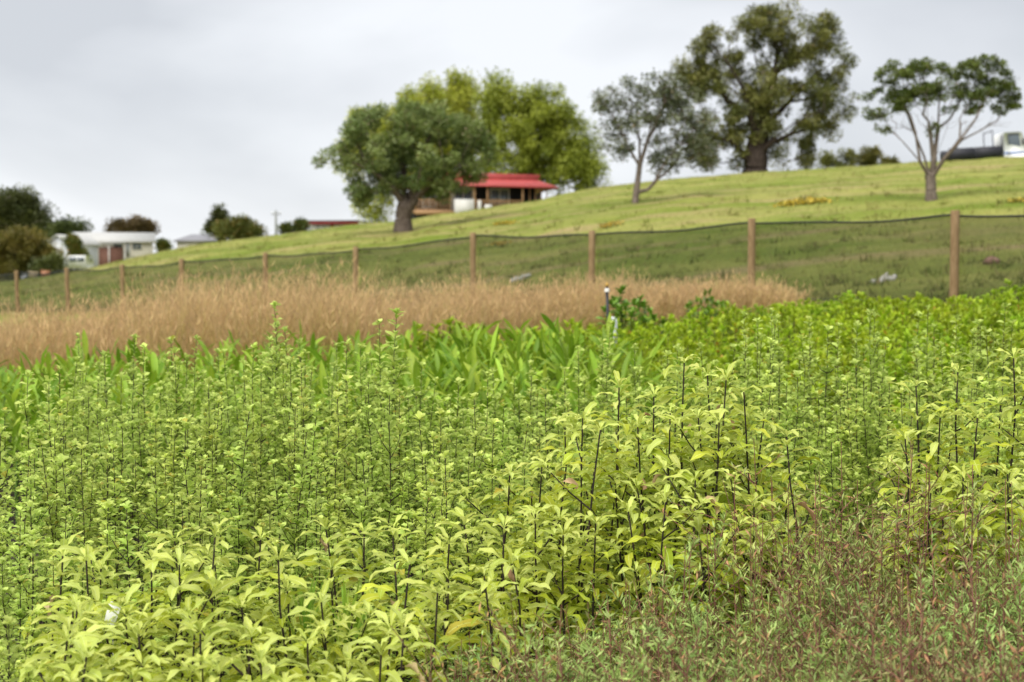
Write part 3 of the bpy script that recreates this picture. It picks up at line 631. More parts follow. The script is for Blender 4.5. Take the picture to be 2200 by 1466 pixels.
# utility pole
pb = P(593, 505, 150); gz = zat(pb[0], 150); pt = P(593, 452, 150)
up_ = empty('utility_pole', (pb[0], 150, gz)); tag(up_, 'thin grey power pole on the skyline behind the hill', 'pole')
M_conc = mat('weathered_pole', (0.22, 0.23, 0.22), 0.9, 0.1)
b = MB(); b.tube([[0,0,-.3],[0,0,pt[2]-gz]], [0.16, 0.10], 8); b.build('mast', M_conc, up_)
box_part('cross_arm', M_conc, up_, -0.5, 0.5, 0.11, 0.21, pt[2]-gz-0.45, pt[2]-gz-0.33)
for x in (-0.42, 0.0, 0.42):
    b = MB(); b.tube([[x,0.16,pt[2]-gz-0.33],[x,0.16,pt[2]-gz-0.15]], [0.05, 0.03], 6); b.build('insulator', M_white, up_)

# ------------------------------------------------------------------ vehicles
M_vwhite = mat('white_truck_paint', (0.72, 0.73, 0.73), 0.3, 0.5, var=0.04); M_vdark = mat('dark_tray', (0.028, 0.028, 0.036), 0.6, 0.3, var=0.2)
M_tyre = mat('tyre_rubber', (0.015, 0.015, 0.015), 0.85, 0.2); M_blue = mat('blue_stripe', (0.01, 0.12, 0.5), 0.4, 0.4); M_rim = mat('wheel_rim', (0.45, 0.45, 0.45), 0.4, 0.5)
def wheel(parent, x, y, z, r=0.42, w_=0.26):
    b = MB(); n = 20; a = np.arange(n)*2*math.pi/n
    prof = [(r*0.62, -w_/2), (r*0.95, -w_/2), (r, -w_*0.3), (r, w_*0.3), (r*0.95, w_/2), (r*0.62, w_/2)]
    V = np.array([[q*math.cos(t), yy, q*math.sin(t)] for q, yy in prof for t in a]); F = [[i*n+j, i*n+(j+1) % n, (i+1)*n+(j+1) % n, (i+1)*n+j] for i in range(5) for j in range(n)]
    b.add(V, F); t_ = b.build('wheel', M_tyre, parent, smooth=True); t_.location = (x, y, z)
    b = MB(); V = np.array([[q*math.cos(t), yy, q*math.sin(t)] for q, yy in ((r*0.63, -w_*0.4), (r*0.5, -w_*0.3), (r*0.2, -w_*0.42), (0.01, -w_*0.42)) for t in a])
    b.add(V, [[i*n+j, i*n+(j+1) % n, (i+1)*n+(j+1) % n, (i+1)*n+j] for i in range(3) for j in range(n)]); b.build('rim', M_rim, t_, smooth=True)
YT = 104.0; sc = YT/FPX
tb = P(2040, 345, YT); t1 = P(2157, 338, YT)
truck = empty('tray_truck', (tb[0], YT, P(2040, 350, YT)[2]-0.62)); tag(truck, 'white-cabbed flatbed truck with dark tray and blue stripe at the right edge of the crest', 'truck')
truck.rotation_euler = (0, -R(3.4), 0)
LT = (2157-2040)*sc            # tray length
def tz(py): return (350-py)*sc+0.75
z0 = 0.85
box_part('chassis', M_vdark, truck, 0.1, LT+2.1, 0.55, 1.45, 0.45, z0-0.02)
box_part('tray_floor', M_vdark, truck, 0, LT-0.05, 0, 2.0, z0, z0+0.1)
box_part('drop_side', M_vdark, truck, 0, LT*0.48, -0.04, 0.0, z0-0.05, z0+0.78); box_part('drop_side', M_vdark, truck, LT*0.49, LT-0.05, -0.04, 0.0, z0-0.05, z0+0.78)
box_part('drop_side', M_vdark, truck, 0, LT-0.05, 2.0, 2.04, z0-0.05, z0+0.78); box_part('tail_gate', M_vdark, truck, -0.04, -0.002, 0.0, 2.0, z0, z0+0.58)
box_part('tool_box', M_vdark, truck, 0.35, 0.75, 0.1, 0.8, z0+0.1, z0+0.85)
for x in (LT-0.75, LT-0.08):
    for y in (0.0, 1.96): box_part('rack_post', M_vdark, truck, x, x+0.06, y+0.002, y+0.05, z0+0.1, z0+1.95 if x < LT-0.5 else z0+1.5)
box_part('rack_bar', M_vdark, truck, LT-0.75, LT-0.69, 0.05, 1.96, z0+1.86, z0+1.92)
box_part('head_board', M_vdark, truck, LT-0.72, LT-0.09, 0.06, 0.1, z0+0.11, z0+0.75)
b = MB(); x0 = LT+0.06; ch = z0+1.72
prof = [(x0, z0-0.25), (x0+1.75, z0-0.25), (x0+1.8, z0+0.55), (x0+1.35, ch-0.08), (x0+1.2, ch), (x0+0.08, ch), (x0, ch-0.1)]
n = len(prof); V = [[a, 0.0, c_] for a, c_ in prof]+[[a, 2.0, c_] for a, c_ in prof]; b.add(V, [[i, (i+1) % n, n+(i+1) % n, n+i] for i in range(n)])
b.F.append(np.array([[0,1,2,3],[0,3,4,5]])); b.F.append(np.array([[0,5,6]])); b.F.append(np.array([[n,n+3,n+2,n+1],[n,n+5,n+4,n+3]])); b.F.append(np.array([[n,n+6,n+5]]))
cab = b.build('cab', M_vwhite, truck)
b = MB(); V = [[x0+0.35, -0.012, z0+0.85],[x0+1.25, -0.012, z0+0.62],[x0+1.12, -0.012, ch-0.2],[x0+0.38, -0.012, ch-0.2]]; b.add(V, [[0,1,2,3]]); b.build('side_window', M_glass, cab)
b = MB(); b.box(x0+0.30, x0+0.36, -0.03, 0.0, z0+0.8, ch-0.15); b.box(x0+0.36, x0+1.16, -0.03, 0.0, ch-0.2, ch-0.13); b.build('window_frame', M_vdark, cab)
box_part('stripe', M_blue, cab, x0+0.02, x0+1.5, -0.012, 0.0, z0+0.16, z0+0.27); box_part('door_handle', M_vdark, cab, x0+0.25, x0+0.42, -0.05, -0.013, z0+0.14, z0+0.25)
box_part('mirror', M_vdark, cab, x0+1.3, x0+1.4, -0.28, -0.06, z0+0.75, z0+1.2)
for x in (0.9, LT+1.1): wheel(truck, x, 0.22, 0.42); wheel(truck, x, 1.8, 0.42)

def car(name, label, Y, px, py, L_, H_, W_, paint, rz=0.0, van=False):
    p = P(px, py, Y); gz = zat(p[0], Y)
    r = empty(name, (p[0], Y, gz), rz); tag(r, label, 'van' if van else 'car')
    if van: pr = [(0, .35), (L_, .35), (L_, .9), (L_*.9, 1.05), (L_*.8, H_), (0.08, H_), (0, H_*.9)]
    else: pr = [(0, .3), (L_, .3), (L_, .75), (L_*.74, .88), (L_*.6, H_), (L_*.22, H_), (L_*.05, .9)]
    n = len(pr); V = [[a, 0, c] for a, c in pr]+[[a, W_, c] for a, c in pr]; b = MB(); b.add(V, [[i, (i+1) % n, n+(i+1) % n, n+i] for i in range(n)])
    b.F.append(np.array([[0,1,2,3],[0,3,4,5]])); b.F.append(np.array([[0,5,6]])); b.F.append(np.array([[n,n+3,n+2,n+1],[n,n+5,n+4,n+3]])); b.F.append(np.array([[n,n+6,n+5]]))
    body = b.build('body', paint, r)
    zb = 1.0 if van else 0.92
    for a, c in ((0.28, 0.44), (0.47, 0.62)) if not van else ((0.42, 0.56), (0.6, 0.76)): box_part('window', M_glass, body, L_*a, L_*c, -0.012, 0.0, zb, H_-0.1)
    if van:
        for a, c in ((0.15, 0.8), (0.9, 1.55)): box_part('rear_window', M_glass, body, -0.012, -0.002, a, c, 1.0, 1.45)
    for x in (L_*.2, L_*.8): wheel(r, x, 0.1, 0.32, 0.32, 0.2); wheel(r, x, W_-0.1, 0.32, 0.32, 0.2)
car('parked_van', 'white van parked below the long white house, half hidden by the hill edge', 140, 184, 580, 3.6, 1.62, 1.7, M_vwhite, R(93), True)
M_beige = mat('beige_paint', (0.42, 0.33, 0.2), 0.5, 0.4); M_orange = mat('faded_orange_paint', (0.45, 0.2, 0.1), 0.5, 0.4)
for px, Yk, m_, lab in ((72, 92, M_beige, 'small beige lidded bin beyond the fence at the far left'), (98, 93, M_orange, 'small faded orange lidded bin beyond the fence, right of the beige one')):
    p = P(px, 590, Yk); o = empty('lidded_bin', (p[0], Yk, zat(p[0], Yk)), 0.2); tag(o, lab, 'bin')
    b = MB(); V = [[x*(0.85 if z == 0 else 1), y*(0.85 if z == 0 else 1), z] for z in (0, 0.42) for y in (-.22, .22) for x in (-.27, .27)]; b.add(V, [[0,2,3,1],[4,5,7,6],[0,1,5,4],[2,6,7,3],[0,4,6,2],[1,3,7,5]]); b.build('tub', m_, o)
    box_part('lid', m_, o, -.3, .3, -.25, .25, 0.424, 0.47)
M_road = mat('road_asphalt', (0.075, 0.068, 0.075), 0.9, 0.2, nscale=3, bump=0.2)
b = MB(); ys = np.linspace(84, 97, 8); us = np.linspace(-0.56, -0.325, 14)
uu, YY = np.meshgrid(us, ys); XX = uu*YY; ZZ = zg(XX, YY)+0.06; i = np.arange(7)[:, None]*14; j = np.arange(13)[None]
b.add(np.stack([XX, YY, ZZ], -1).reshape(-1, 3), np.stack([i+j, i+j+1, i+14+j+1, i+14+j], -1).reshape(-1, 4)); struct(b.build('road', M_road))

# ------------------------------------------------------------------ small things on the hill and in the nursery
M_log = mat('bleached_wood', (0.42, 0.40, 0.36), 0.9, 0.1, nscale=8, col2=(0.62, 0.60, 0.56), bump=0.4)
def hill_point(px, py):
    """first ground point along the pixel's ray beyond the fence"""
    for Y in np.arange(fenceY(XU(px))+0.3, 130, 0.2):
        p = P(px, py, Y)
        if zat(p[0], Y) >= p[2]: return p
    return P(px, py, 60)
for (pa, pb_, lab) in (((1874, 613), (1922, 597), 'bleached broken branch lying on the slope behind the netting, left of the rightmost post'), ((1097, 608), (1140, 601), 'pale weathered branch lying behind the netting between two middle posts')):
    a, c = hill_point(*pa), hill_point(*pb_); c = P(pb_[0], pb_[1], a[1]+0.3); c[2] = max(c[2], zat(c[0], c[1])+0.05); a[2] += 0.03
    o = empty('fallen_branch', a); tag(o, lab, 'branch')
    s = np.linspace(0, 1, 7)[:, None]; pts = (c-a)*s+RNG.normal(0, 0.025, (7, 3)); rad = np.array([.05, .06, .075, .06, .07, .055, .04])
    b = MB(); b.tube(pts, rad, 6); b.build('limb', M_log, o); b = MB(); b.tube([pts[3], pts[3]+[0.05, -0.06, 0.1]], [0.035, 0.02], 6); b.build('stub', M_log, o)
M_rock = mat('reddish_stone', (0.22, 0.12, 0.09), 0.9, 0.1, nscale=9, col2=(0.36, 0.22, 0.17), bump=0.5)
p = hill_point(2130, 568); me = None
u_, v_ = np.meshgrid(np.arange(10)/10*2*math.pi, np.linspace(0.05, math.pi-0.05, 7))
rr = 1+0.18*np.sin(u_*3+v_*2)+0.12*np.sin(u_*5-1)
V = np.stack([0.15*rr*np.sin(v_)*np.cos(u_), 0.13*rr*np.sin(v_)*np.sin(u_), 0.09*rr*np.cos(v_)], -1).reshape(-1, 3)
b = MB(); b.add(V, [[i*10+j, i*10+(j+1) % 10, (i+1)*10+(j+1) % 10, (i+1)*10+j] for i in range(6) for j in range(10)])
o = b.build('stone', M_rock); o.location = (p[0], p[1], zat(p[0], p[1])+0.05); tag(o, 'reddish stone on the slope behind the netting near the right edge', 'stone')

# orange-yellow flowering weeds on the hill: small patches of daisies
M_flower = leafmat('yellow_petal', (0.42, 0.28, 0.03), (0.50, 0.36, 0.05), trans=0.2, rough=0.7)
for (px, py, rx, ry, n, lab) in ((1725, 441, 52, 5, 420, 'largest orange-yellow patch of flowering weeds on the open hillside'), (1085, 483, 24, 4, 110, 'small yellow patch of flowering weeds below the red-roofed house'), (1310, 489, 22, 3, 60, 'thin yellow patch of weeds left of the slender tree foot'), (1075, 527, 22, 3, 60, 'yellow weed patch just behind the netting in the middle'), (2185, 434, 22, 3, 50, 'yellow weed patch at the right edge above the fence')):
    c = hill_point(px, py); kx = c[1]/FPX
    dd = np.clip(RNG.normal(0, 0.5, (n, 2)), -1.3, 1.3); X = c[0]+dd[:, 0]*rx*kx; Yv = c[1]+dd[:, 1]*ry*kx*9
    pos = np.stack([X, Yv, zg(X, Yv)+bumps(X, Yv)+RNG.uniform(0.04, 0.13, n)], -1)
    o = empty('flower_patch', (c[0], c[1], zat(c[0], c[1]))); tag(o, lab, 'flowers', 'yellow weed patches on the hill')
    org = np.array(o.location)
    b = MB(); t = np.array([[-.5,-.5,0.1],[.5,-.5,0.0],[.5,.5,0.1],[-.5,.5,0.0]])
    b.scatter(t, DIAF, DIAA, rots(RNG.uniform(0, 6.3, n), RNG.normal(-0.5, .4, n), RNG.normal(0, .3, n), RNG.uniform(0.05, 0.10, n)), pos-org, RNG.random(n)); b.build('petals', M_flower, o)['kind'] = 'stuff'
    b = MB(); n2 = n//2; k = RNG.integers(0, n, n2); pp = pos[k]-org+np.stack([RNG.normal(0, .05, n2), RNG.normal(0, .05, n2), -RNG.uniform(0.05, .14, n2)], -1)
    t = DIA.copy(); t[:, 1] *= 0.3; b.scatter(t, DIAF, DIAA, rots(RNG.uniform(0, 6.3, n2), RNG.uniform(0.4, 1.4, n2), 0*k, RNG.uniform(0.1, 0.2, n2)), pp, RNG.random(n2)); b.build('foliage', M_bush, o)['kind'] = 'stuff'

# short grass blades on the hill (texture and a soft crest line)
M_blade = leafmat('hill_grass_blade', (0.115, 0.16, 0.02), (0.27, 0.26, 0.08), trans=0.2, rough=0.8, spec=0.1, cOdd=(0.24, 0.19, 0.08), odd=0.2)
n = 90000; u = RNG.uniform(-0.40, 0.40, n); q = RNG.random(n); Yf_ = fenceY(u)-2.0; Yv = 1/(1/Yf_*(1-q)+q/112.0); X = u*Yv
sc_ = RNG.uniform(0.5, 1.2, n)*(0.05+0.0008*Yv)
t = np.array([[0,-.5,0],[0,.5,0],[.95,.12,.0],[1,-.12,.0]], float); t[:, 1] *= 0.16
b = MB(); b.scatter(t, DIAF, np.array([[0,-1,.5],[0,1,.5],[1,0,.5],[1,0,.5]], float), rots(RNG.uniform(0, 6.3, n), RNG.uniform(0.5, 1.5, n), RNG.normal(0, .5, n), sc_), np.stack([X, Yv, zg(X, Yv)+bumps(X, Yv)-0.01], -1), RNG.random(n))
# weed tufts and tussocks on the slope
nt_ = 1700; u = RNG.uniform(-0.40, 0.40, nt_); q = RNG.random(nt_)**1.3; Yf_ = fenceY(u)-1.0; Yt_ = 1/(1/Yf_*(1-q)+q/100.0); Xt_ = u*Yt_
m_ = 16; k = np.repeat(np.arange(nt_), m_); rad_ = RNG.uniform(0.05, 0.20, nt_)[k]; X = Xt_[k]+RNG.normal(0, 1, len(k))*rad_; Yv = Yt_[k]+RNG.normal(0, 1, len(k))*rad_; hs_ = RNG.uniform(0.07, 0.22, nt_)[k]*RNG.uniform(0.6, 1.2, len(k))
b.scatter(t, DIAF, np.array([[0,-1,.5],[0,1,.5],[1,0,.5],[1,0,.5]], float), rots(RNG.uniform(0, 6.3, len(k)), RNG.uniform(0.3, 1.4, len(k)), RNG.normal(0, .5, len(k)), hs_), np.stack([X, Yv, zg(X, Yv)+bumps(X, Yv)-0.01], -1), np.clip(RNG.random(nt_)[k]*0.9+RNG.random(len(k))*0.1, 0, 1))
tag(b.build('hill_grass', M_blade), 'short mown grass covering the hillside', 'grass', kind='stuff')

# irrigation riser and grey pipe
M_plast = mat('black_poly_pipe', (0.012, 0.013, 0.016), 0.45, 0.4); M_brass = mat('brass_head', (0.45, 0.27, 0.06), 0.4, 0.5, metal=0.5); M_pvc = mat('grey_pvc', (0.50, 0.52, 0.55), 0.5, 0.4, var=0.05)
pt = P(1304, 608, 15.3); gz = zat(pt[0], pt[1])
ir = empty('irrigation_riser', (pt[0], pt[1], gz)); tag(ir, 'black irrigation riser with white collar and brass head standing among the green bushes', 'sprinkler')
h = pt[2]-gz; b = MB(); b.tube([[0.03,0,-.05],[0.018,0,h*0.5],[0.0,0,h-0.1]], 0.017, 8); b.build('riser_pipe', M_plast, ir)
b = MB(); b.tube([[0,0,h-.10],[0,0,h-.06]], 0.026, 8); b.build('collar', M_white, ir); b = MB(); b.tube([[0,0,h-.06],[0,0,h-.035]], 0.014, 8); b.build('nozzle_neck', M_plast, ir)
b = MB(); b.tube([[0,0,h-.035],[0,0,h-.012],[0,0,h]], [0.019, 0.021, 0.012], 8); b.build('sprinkler_head', M_brass, ir)
pp = P(1316, 683, 14.6); gz = zat(pp[0], pp[1])
b = MB(); hh = pp[2]-gz; a_ = np.linspace(0, math.pi, 8); b.tube(np.array([[0.03,0,0],[0.03,0,hh-0.05]]+[[0.0+0.03*math.cos(t), 0, hh-0.05+0.04*math.sin(t)] for t in a_]+[[-0.03,0,hh-0.12]]), 0.022, 8)
o = b.build('hooked_pipe', M_pvc); o.location = (pp[0], pp[1], gz); tag(o, 'pale grey hooked plastic pipe beside the black irrigation riser', 'pipe')

# ------------------------------------------------------------------ dry rush grass strip
M_rush = leafmat('rush_stem', (0.40, 0.265, 0.10), (0.59, 0.47, 0.17), trans=0.3, rough=0.8, spec=0.1, cTip=(0.58, 0.40, 0.22), cBase=(0.40, 0.37, 0.05), cOdd=(0.42, 0.48, 0.07), odd=0.36, valvar=0.6)
def rush(n, name, label, pxr, Yr, hfun, seed):
    rg = np.random.default_rng(seed)
    nt_ = n//55; tx = rg.uniform(pxr[0], pxr[1], nt_); tY = np.array([rg.uniform(*Yr(p)) for p in tx])
    k = rg.integers(0, nt_, n); hs = rg.uniform(0.74, 1.08, nt_)*(1+0.07*np.sin(tx*0.021)+0.05*np.sin(tx*0.057+1))
    X = XU(tx)[k]*tY[k]+rg.normal(0, 0.13, n); Y = tY[k]+rg.normal(0, 0.13, n)
    H = hfun(tx)[k]*hs[k]*rg.uniform(0.45, 1.10, n); base = np.stack([X, Y, zg(X, Y)], -1)
    lean = rg.normal(0, 0.17, (n, 2))+np.array([0.04, 0])+ (np.stack([X-XU(tx)[k]*tY[k], Y-tY[k]], -1))*0.9
    s = np.array([0, 0.4, 0.75, 1.0]); wd = np.array([1, 0.9, 0.7, 0.25])*0.5*0.0050
    yaw = rg.uniform(0, math.pi, n); wv = np.stack([np.cos(yaw), np.sin(yaw), 0*yaw], -1)
    path = base[:, None, :]+np.stack([lean[:, 0:1]*s**1.7*H[:, None], lean[:, 1:2]*s**1.7*H[:, None], s*H[:, None]*np.sqrt(np.maximum(0.3, 1-0.3*(lean**2).sum(1)))[:, None]], -1)
    V = np.stack([path-wv[:, None, :]*wd[None, :, None], path+wv[:, None, :]*wd[None, :, None]], 2)
    F = np.array([[2*i, 2*i+1, 2*i+3, 2*i+2] for i in range(3)]); F = F[None]+(np.arange(n)*8)[:, None, None]
    rnd = np.clip((0.5+0.32*np.sin(tx*0.013+tY*1.7)+0.22*np.sin(tx*0.041+2))[k]*0.55+rg.random(nt_)[k]*0.25+rg.random(n)*0.25, 0, 1)
    A = np.zeros((n, 4, 2, 3)); A[..., 0] = s[None, :, None]; A[..., 2] = rnd[:, None, None]
    b = MB(); b.add(V.reshape(-1, 3), F.reshape(-1, 4), A.reshape(-1, 3))
    # side twigs of the seed heads
    m = n*2; kk = rg.integers(0, n, m); f = rg.uniform(0.5, 0.98, m)
    pos = np.stack([np.stack([np.interp(0, [0, 1], [0, 1])*0+path[kk, 1, c]*(1-f)+path[kk, 3, c]*f for c in range(3)], -1)], 0)[0]
    t = DIA.copy(); t[:, 1] *= 0.09; t[:, 2] = 0
    b.scatter(t, DIAF, np.array([[.8,0,.5],[.9,-1,.5],[1,0,.5],[.9,1,.5]], float), rots(rg.uniform(0, 6.3, m), rg.uniform(0.7, 1.35, m), rg.uniform(0, 3, m), rg.uniform(0.05, 0.12, m)), pos, rnd[kk])
    tag(b.build(name, M_rush), label, 'grass', kind='stuff')
def rush_Y(px):
    a = np.interp(px, [-200, 300, 800, 1000, 1300, 1720], [14.2, 14.4, 14.8, 16.8, 18.2, 20.6]); return (a, a+np.interp(px, [-200, 600, 1300, 1720], [3.2, 4.0, 2.0, 0.6]))
def rush_H(px): return np.interp(px, [-200, 0, 150, 400, 600, 750, 900, 1300, 1500, 1720], [1.07, 1.07, 1.17, 1.27, 1.32, 1.20, 0.96, 0.84, 0.74, 0.50])
rush(52000, 'rush_grass', 'tall dry orange-brown rushes in a strip in front of the fence', (-180, 1690), rush_Y, rush_H, 3)

def pick(v, edges, words):
    for e_, w_ in zip(edges, words):
        if v < e_: return w_
    return words[-1]
# ------------------------------------------------------------------ green strap-leaved plants
M_strap = leafmat('strap_leaf', (0.165, 0.30, 0.012), (0.31, 0.43, 0.040), cRib=(0.30, 0.42, 0.09), trans=0.35, rough=0.45, spec=0.25, objrand=True, valvar=0.4, ribw=0.05)
M_stemgreen = mat('green_stem', (0.10, 0.18, 0.03), 0.7, 0.2)
strap_leaves = []
for k in range(6):
    tv, tf, ta = leaf(0.32, 0.043, a0=0.0, bend=[-0.5, -0.9, -0.25, -1.3, -0.7, -0.1][k], wave=0.004, fold=0.3, nl=6, nw=1, waves=2, ph=k, petiole=0.05, peak=0.58, twist=[.3, -.3, .5, 0, -.6, .2][k])
    b = MB(); b.add(tv, tf, ta); strap_leaves.append(b.mesh('strap_leaf', M_strap, True))
count = 0
def fill(region, spacing, jit, seed):
    rg = np.random.default_rng(seed); pts = []
    y = region['y0']
    row = 0
    while y < region['y1']:
        x = region['u0']*y+(row % 2)*spacing/2
        while x < region['u1']*y:
            px_ = x+rg.normal(0, jit); py_ = y+rg.normal(0, jit); pp = 1100+FPX*px_/py_
            if region['ok'](pp, py_, px_): pts.append((px_, py_))
            x += spacing
        y += spacing*0.9; row += 1
    return pts
spts = fill(dict(y0=9.3, y1=13.4, u0=XU(-90), u1=XU(1560), ok=lambda p, y, x: -90 < p < np.interp(y, [9.3, 11, 13.4], [1560, 1480, 1150])), 0.31, 0.06, 11)
for i, (x, y) in enumerate(spts):
    o = empty('strap_leaved_plant', (x, y, zat(x, y)+0.01), random.uniform(0, 6.28))
    pz = 1100+FPX*x/y
    tag(o, 'bright green strap-leaved plant, '+pick(y, (10.4, 11.8), ('front', 'middle', 'back'))+' rows of its bed, '+pick(pz, (150, 450, 800, 1150), ('at the left edge', 'left of the tallest thin seedling', 'behind the two tall seedlings', 'left of the irrigation riser', 'below the irrigation riser')), 'plant', 'strap-leaved plants in the middle bed')
    hs = random.uniform(0.85, 1.15)
    b = MB(); b.tube([[0,0,0],[0.01,0,0.3*hs],[0.0,0.01,0.52*hs]], [0.014, 0.012, 0.008], 5, cap=False)
    if i < 6: b.build('stem', M_stemgreen, o); 
    else: link('stem', bpy.data.meshes['stem'], o)
    nl = random.randint(17, 21)
    for k in range(nl):
        f = k/nl; lo = link('leaf', random.choice(strap_leaves), o); s_ = random.uniform(0.7, 1.05)*hs
        lo.location = (random.gauss(0, .03), random.gauss(0, .03), (0.26+0.40*f)*hs); lo.scale = (s_, s_*random.uniform(0.8, 1.25), s_)
        lo.rotation_euler = Euler((random.gauss(0, .35), -(0.45+0.85*f+random.gauss(0, .18)), k*2.4+random.gauss(0, .3)), 'XYZ')

# ------------------------------------------------------------------ bushy bright-green plants
M_bushy = leafmat('glossy_green_leaf', (0.20, 0.34, 0.010), (0.38, 0.50, 0.030), trans=0.38, rough=0.45, spec=0.22, valvar=0.4, huevar=0.03, cOdd=(0.36, 0.26, 0.03), odd=0.025)
M_twig = mat('brown_twig', (0.09, 0.06, 0.035), 0.8, 0.2)
bl = [leaf(0.055, 0.024, 0.1, -0.5, 0.0, 0.25, 3, 1, ph=k, petiole=0.08) for k in range(2)]
bush_protos = []
for v in range(6):
    rg = np.random.default_rng(40+v); bs = MB(); bf_ = MB(); nst = 22; H = 0.62
    for s_ in range(nst):
        az = s_*2.4; sp_ = rg.uniform(0.05, 0.9)**0.6; tip = np.array([0.27*sp_*math.cos(az), 0.27*sp_*math.sin(az), H*rg.uniform(0.75, 1.12)*(1-0.28*sp_**2)])
        t = np.linspace(0, 1, 5)[:, None]; path = np.array([0, 0, 0.0])*(1-t)+tip*t+np.array([tip[0], tip[1], 0])*0.35*np.sin(math.pi*t); bs.tube(path, np.linspace(0.006, 0.002, 5), 4, cap=False)
        nlv = 34; f = rg.uniform(0.38, 1.0, nlv); f[:8] = rg.uniform(0.94, 1.02, 8)
        pos = np.stack([np.interp(f, t[:, 0], path[:, c]) for c in range(3)], -1)
        el = np.where(f > 0.93, rg.uniform(0.5, 1.3, nlv), rg.uniform(-0.1, 0.7, nlv))
        tv, tf, ta = bl[s_ % 2]
        bf_.scatter(tv, tf, ta, rots(rg.uniform(0, 6.3, nlv), el, rg.normal(0, .4, nlv), rg.uniform(0.7, 1.25, nlv)), pos, np.clip(f*0.5+rg.random(nlv)*0.5, 0, 1))
    bush_protos.append((bs.mesh('stems', M_twig), bf_.mesh('foliage', M_bushy)))
def by1(p): return float(np.interp(p, [880, 1000, 1250, 1320, 1500, 1650, 1750, 1900, 2000, 2060, 2150, 2300], [14.3, 14.8, 15.4, 17.2, 17.8, 19.2, 19.6, 19.4, 18.8, 18.4, 18.8, 19]))
def by0(p): return float(np.interp(p, [880, 1150, 1480, 1560], [13.8, 13.4, 11.2, 9.3]))
bp_ = fill(dict(y0=9.3, y1=19.8, u0=XU(880), u1=XU(2260), ok=lambda p, y, x: 880 < p < 2260 and by0(p) < y < by1(p)), 0.46, 0.09, 12)
random.shuffle(bp_); bp_.sort(key=lambda q: q[1])
print('strap', len(spts), 'bush', len(bp_))
for i, (x, y) in enumerate(bp_[:300]):
    o = empty('leafy_bush', (x, y, zat(x, y)), random.uniform(0, 6.28)); k = random.randrange(6)
    s_ = random.uniform(0.85, 1.2); o.scale = (s_, s_, s_*random.uniform(0.9, 1.1)*float(np.interp(y, [13, 16, 19.5], [1.0, 0.82, 0.62])))
    pz = 1100+FPX*x/y
    tag(o, 'bright green glossy bush, '+pick(y, (12.5, 14.5, 17), ('nearest', 'second', 'third', 'farthest'))+' part of its bed, '+pick(pz, (1150, 1400, 1650, 1900, 2050), ('left end', 'by the irrigation riser', 'below the dry rushes', 'left of the fallen branch', 'left of the rightmost post', 'at the right edge')), 'bush', 'glossy bushes in the right-hand bed')
    a = link('stems', bush_protos[k][0], o); c = link('foliage', bush_protos[k][1], o); c['kind'] = 'stuff'
rest = bp_[300:]
if rest:
    pass
# three darker, taller bushes in front of the rushes
M_bushd = leafmat('deep_green_leaf', (0.072, 0.168, 0.012), (0.182, 0.312, 0.030), trans=0.25, rough=0.4, spec=0.4, valvar=0.4)
dk = bush_protos[2][1].copy(); dk.materials.clear(); dk.materials.append(M_bushd)
for px, py, Yb, lab in ((1350, 628, 15.6, 'darker taller bush just right of the irrigation riser'), (1525, 632, 17.0, 'darker taller bush at the back of the green bed, middle right'), (965, 682, 14.2, 'fresh green taller bush at the left end of the glossy bed')):
    p = P(px, py, Yb); gz = zat(p[0], Yb); s_ = (p[2]-gz)/0.66
    o = empty('leafy_bush', (p[0], Yb, gz), px); o.scale = (s_*1.35, s_*1.1, s_); tag(o, lab, 'bush', 'glossy bushes in the right-hand bed')
    link('stems', bush_protos[2][0], o); link('foliage', dk if px > 1000 else bush_protos[3][1], o)['kind'] = 'stuff'

# ------------------------------------------------------------------ small-leaved pittosporum seedlings
M_pit = leafmat('kohuhu_leaf', (0.335, 0.455, 0.066), (0.61, 0.71, 0.185), trans=0.44, rough=0.5, spec=0.22, valvar=0.35, huevar=0.02, cOdd=(0.42, 0.38, 0.06), odd=0.02, cRib=(0.50, 0.58, 0.16), ribw=0.12)
M_pit_o = leafmat('kohuhu_single_leaf', (0.35, 0.47, 0.07), (0.62, 0.72, 0.20), trans=0.44, rough=0.5, spec=0.22, valvar=0.35, huevar=0.02, cOdd=(0.42, 0.38, 0.06), odd=0.02, cRib=(0.50, 0.58, 0.16), ribw=0.12, objrand=True)
M_darkstem = mat('purple_black_stem', (0.012, 0.008, 0.008), 0.6, 0.3, nscale=30, col2=(0.045, 0.028, 0.022))
pl = [leaf(0.040, 0.0235, 0.15, -0.9, 0.0028, 0.2, 3, 1, 1.6, k*1.3, 0.10, 0.58) for k in range(5)]
pl_mesh = []
for tv, tf, ta in pl:
    b = MB(); b.add(tv, tf, ta); pl_mesh.append(b.mesh('kohuhu_leaf', M_pit_o, True))
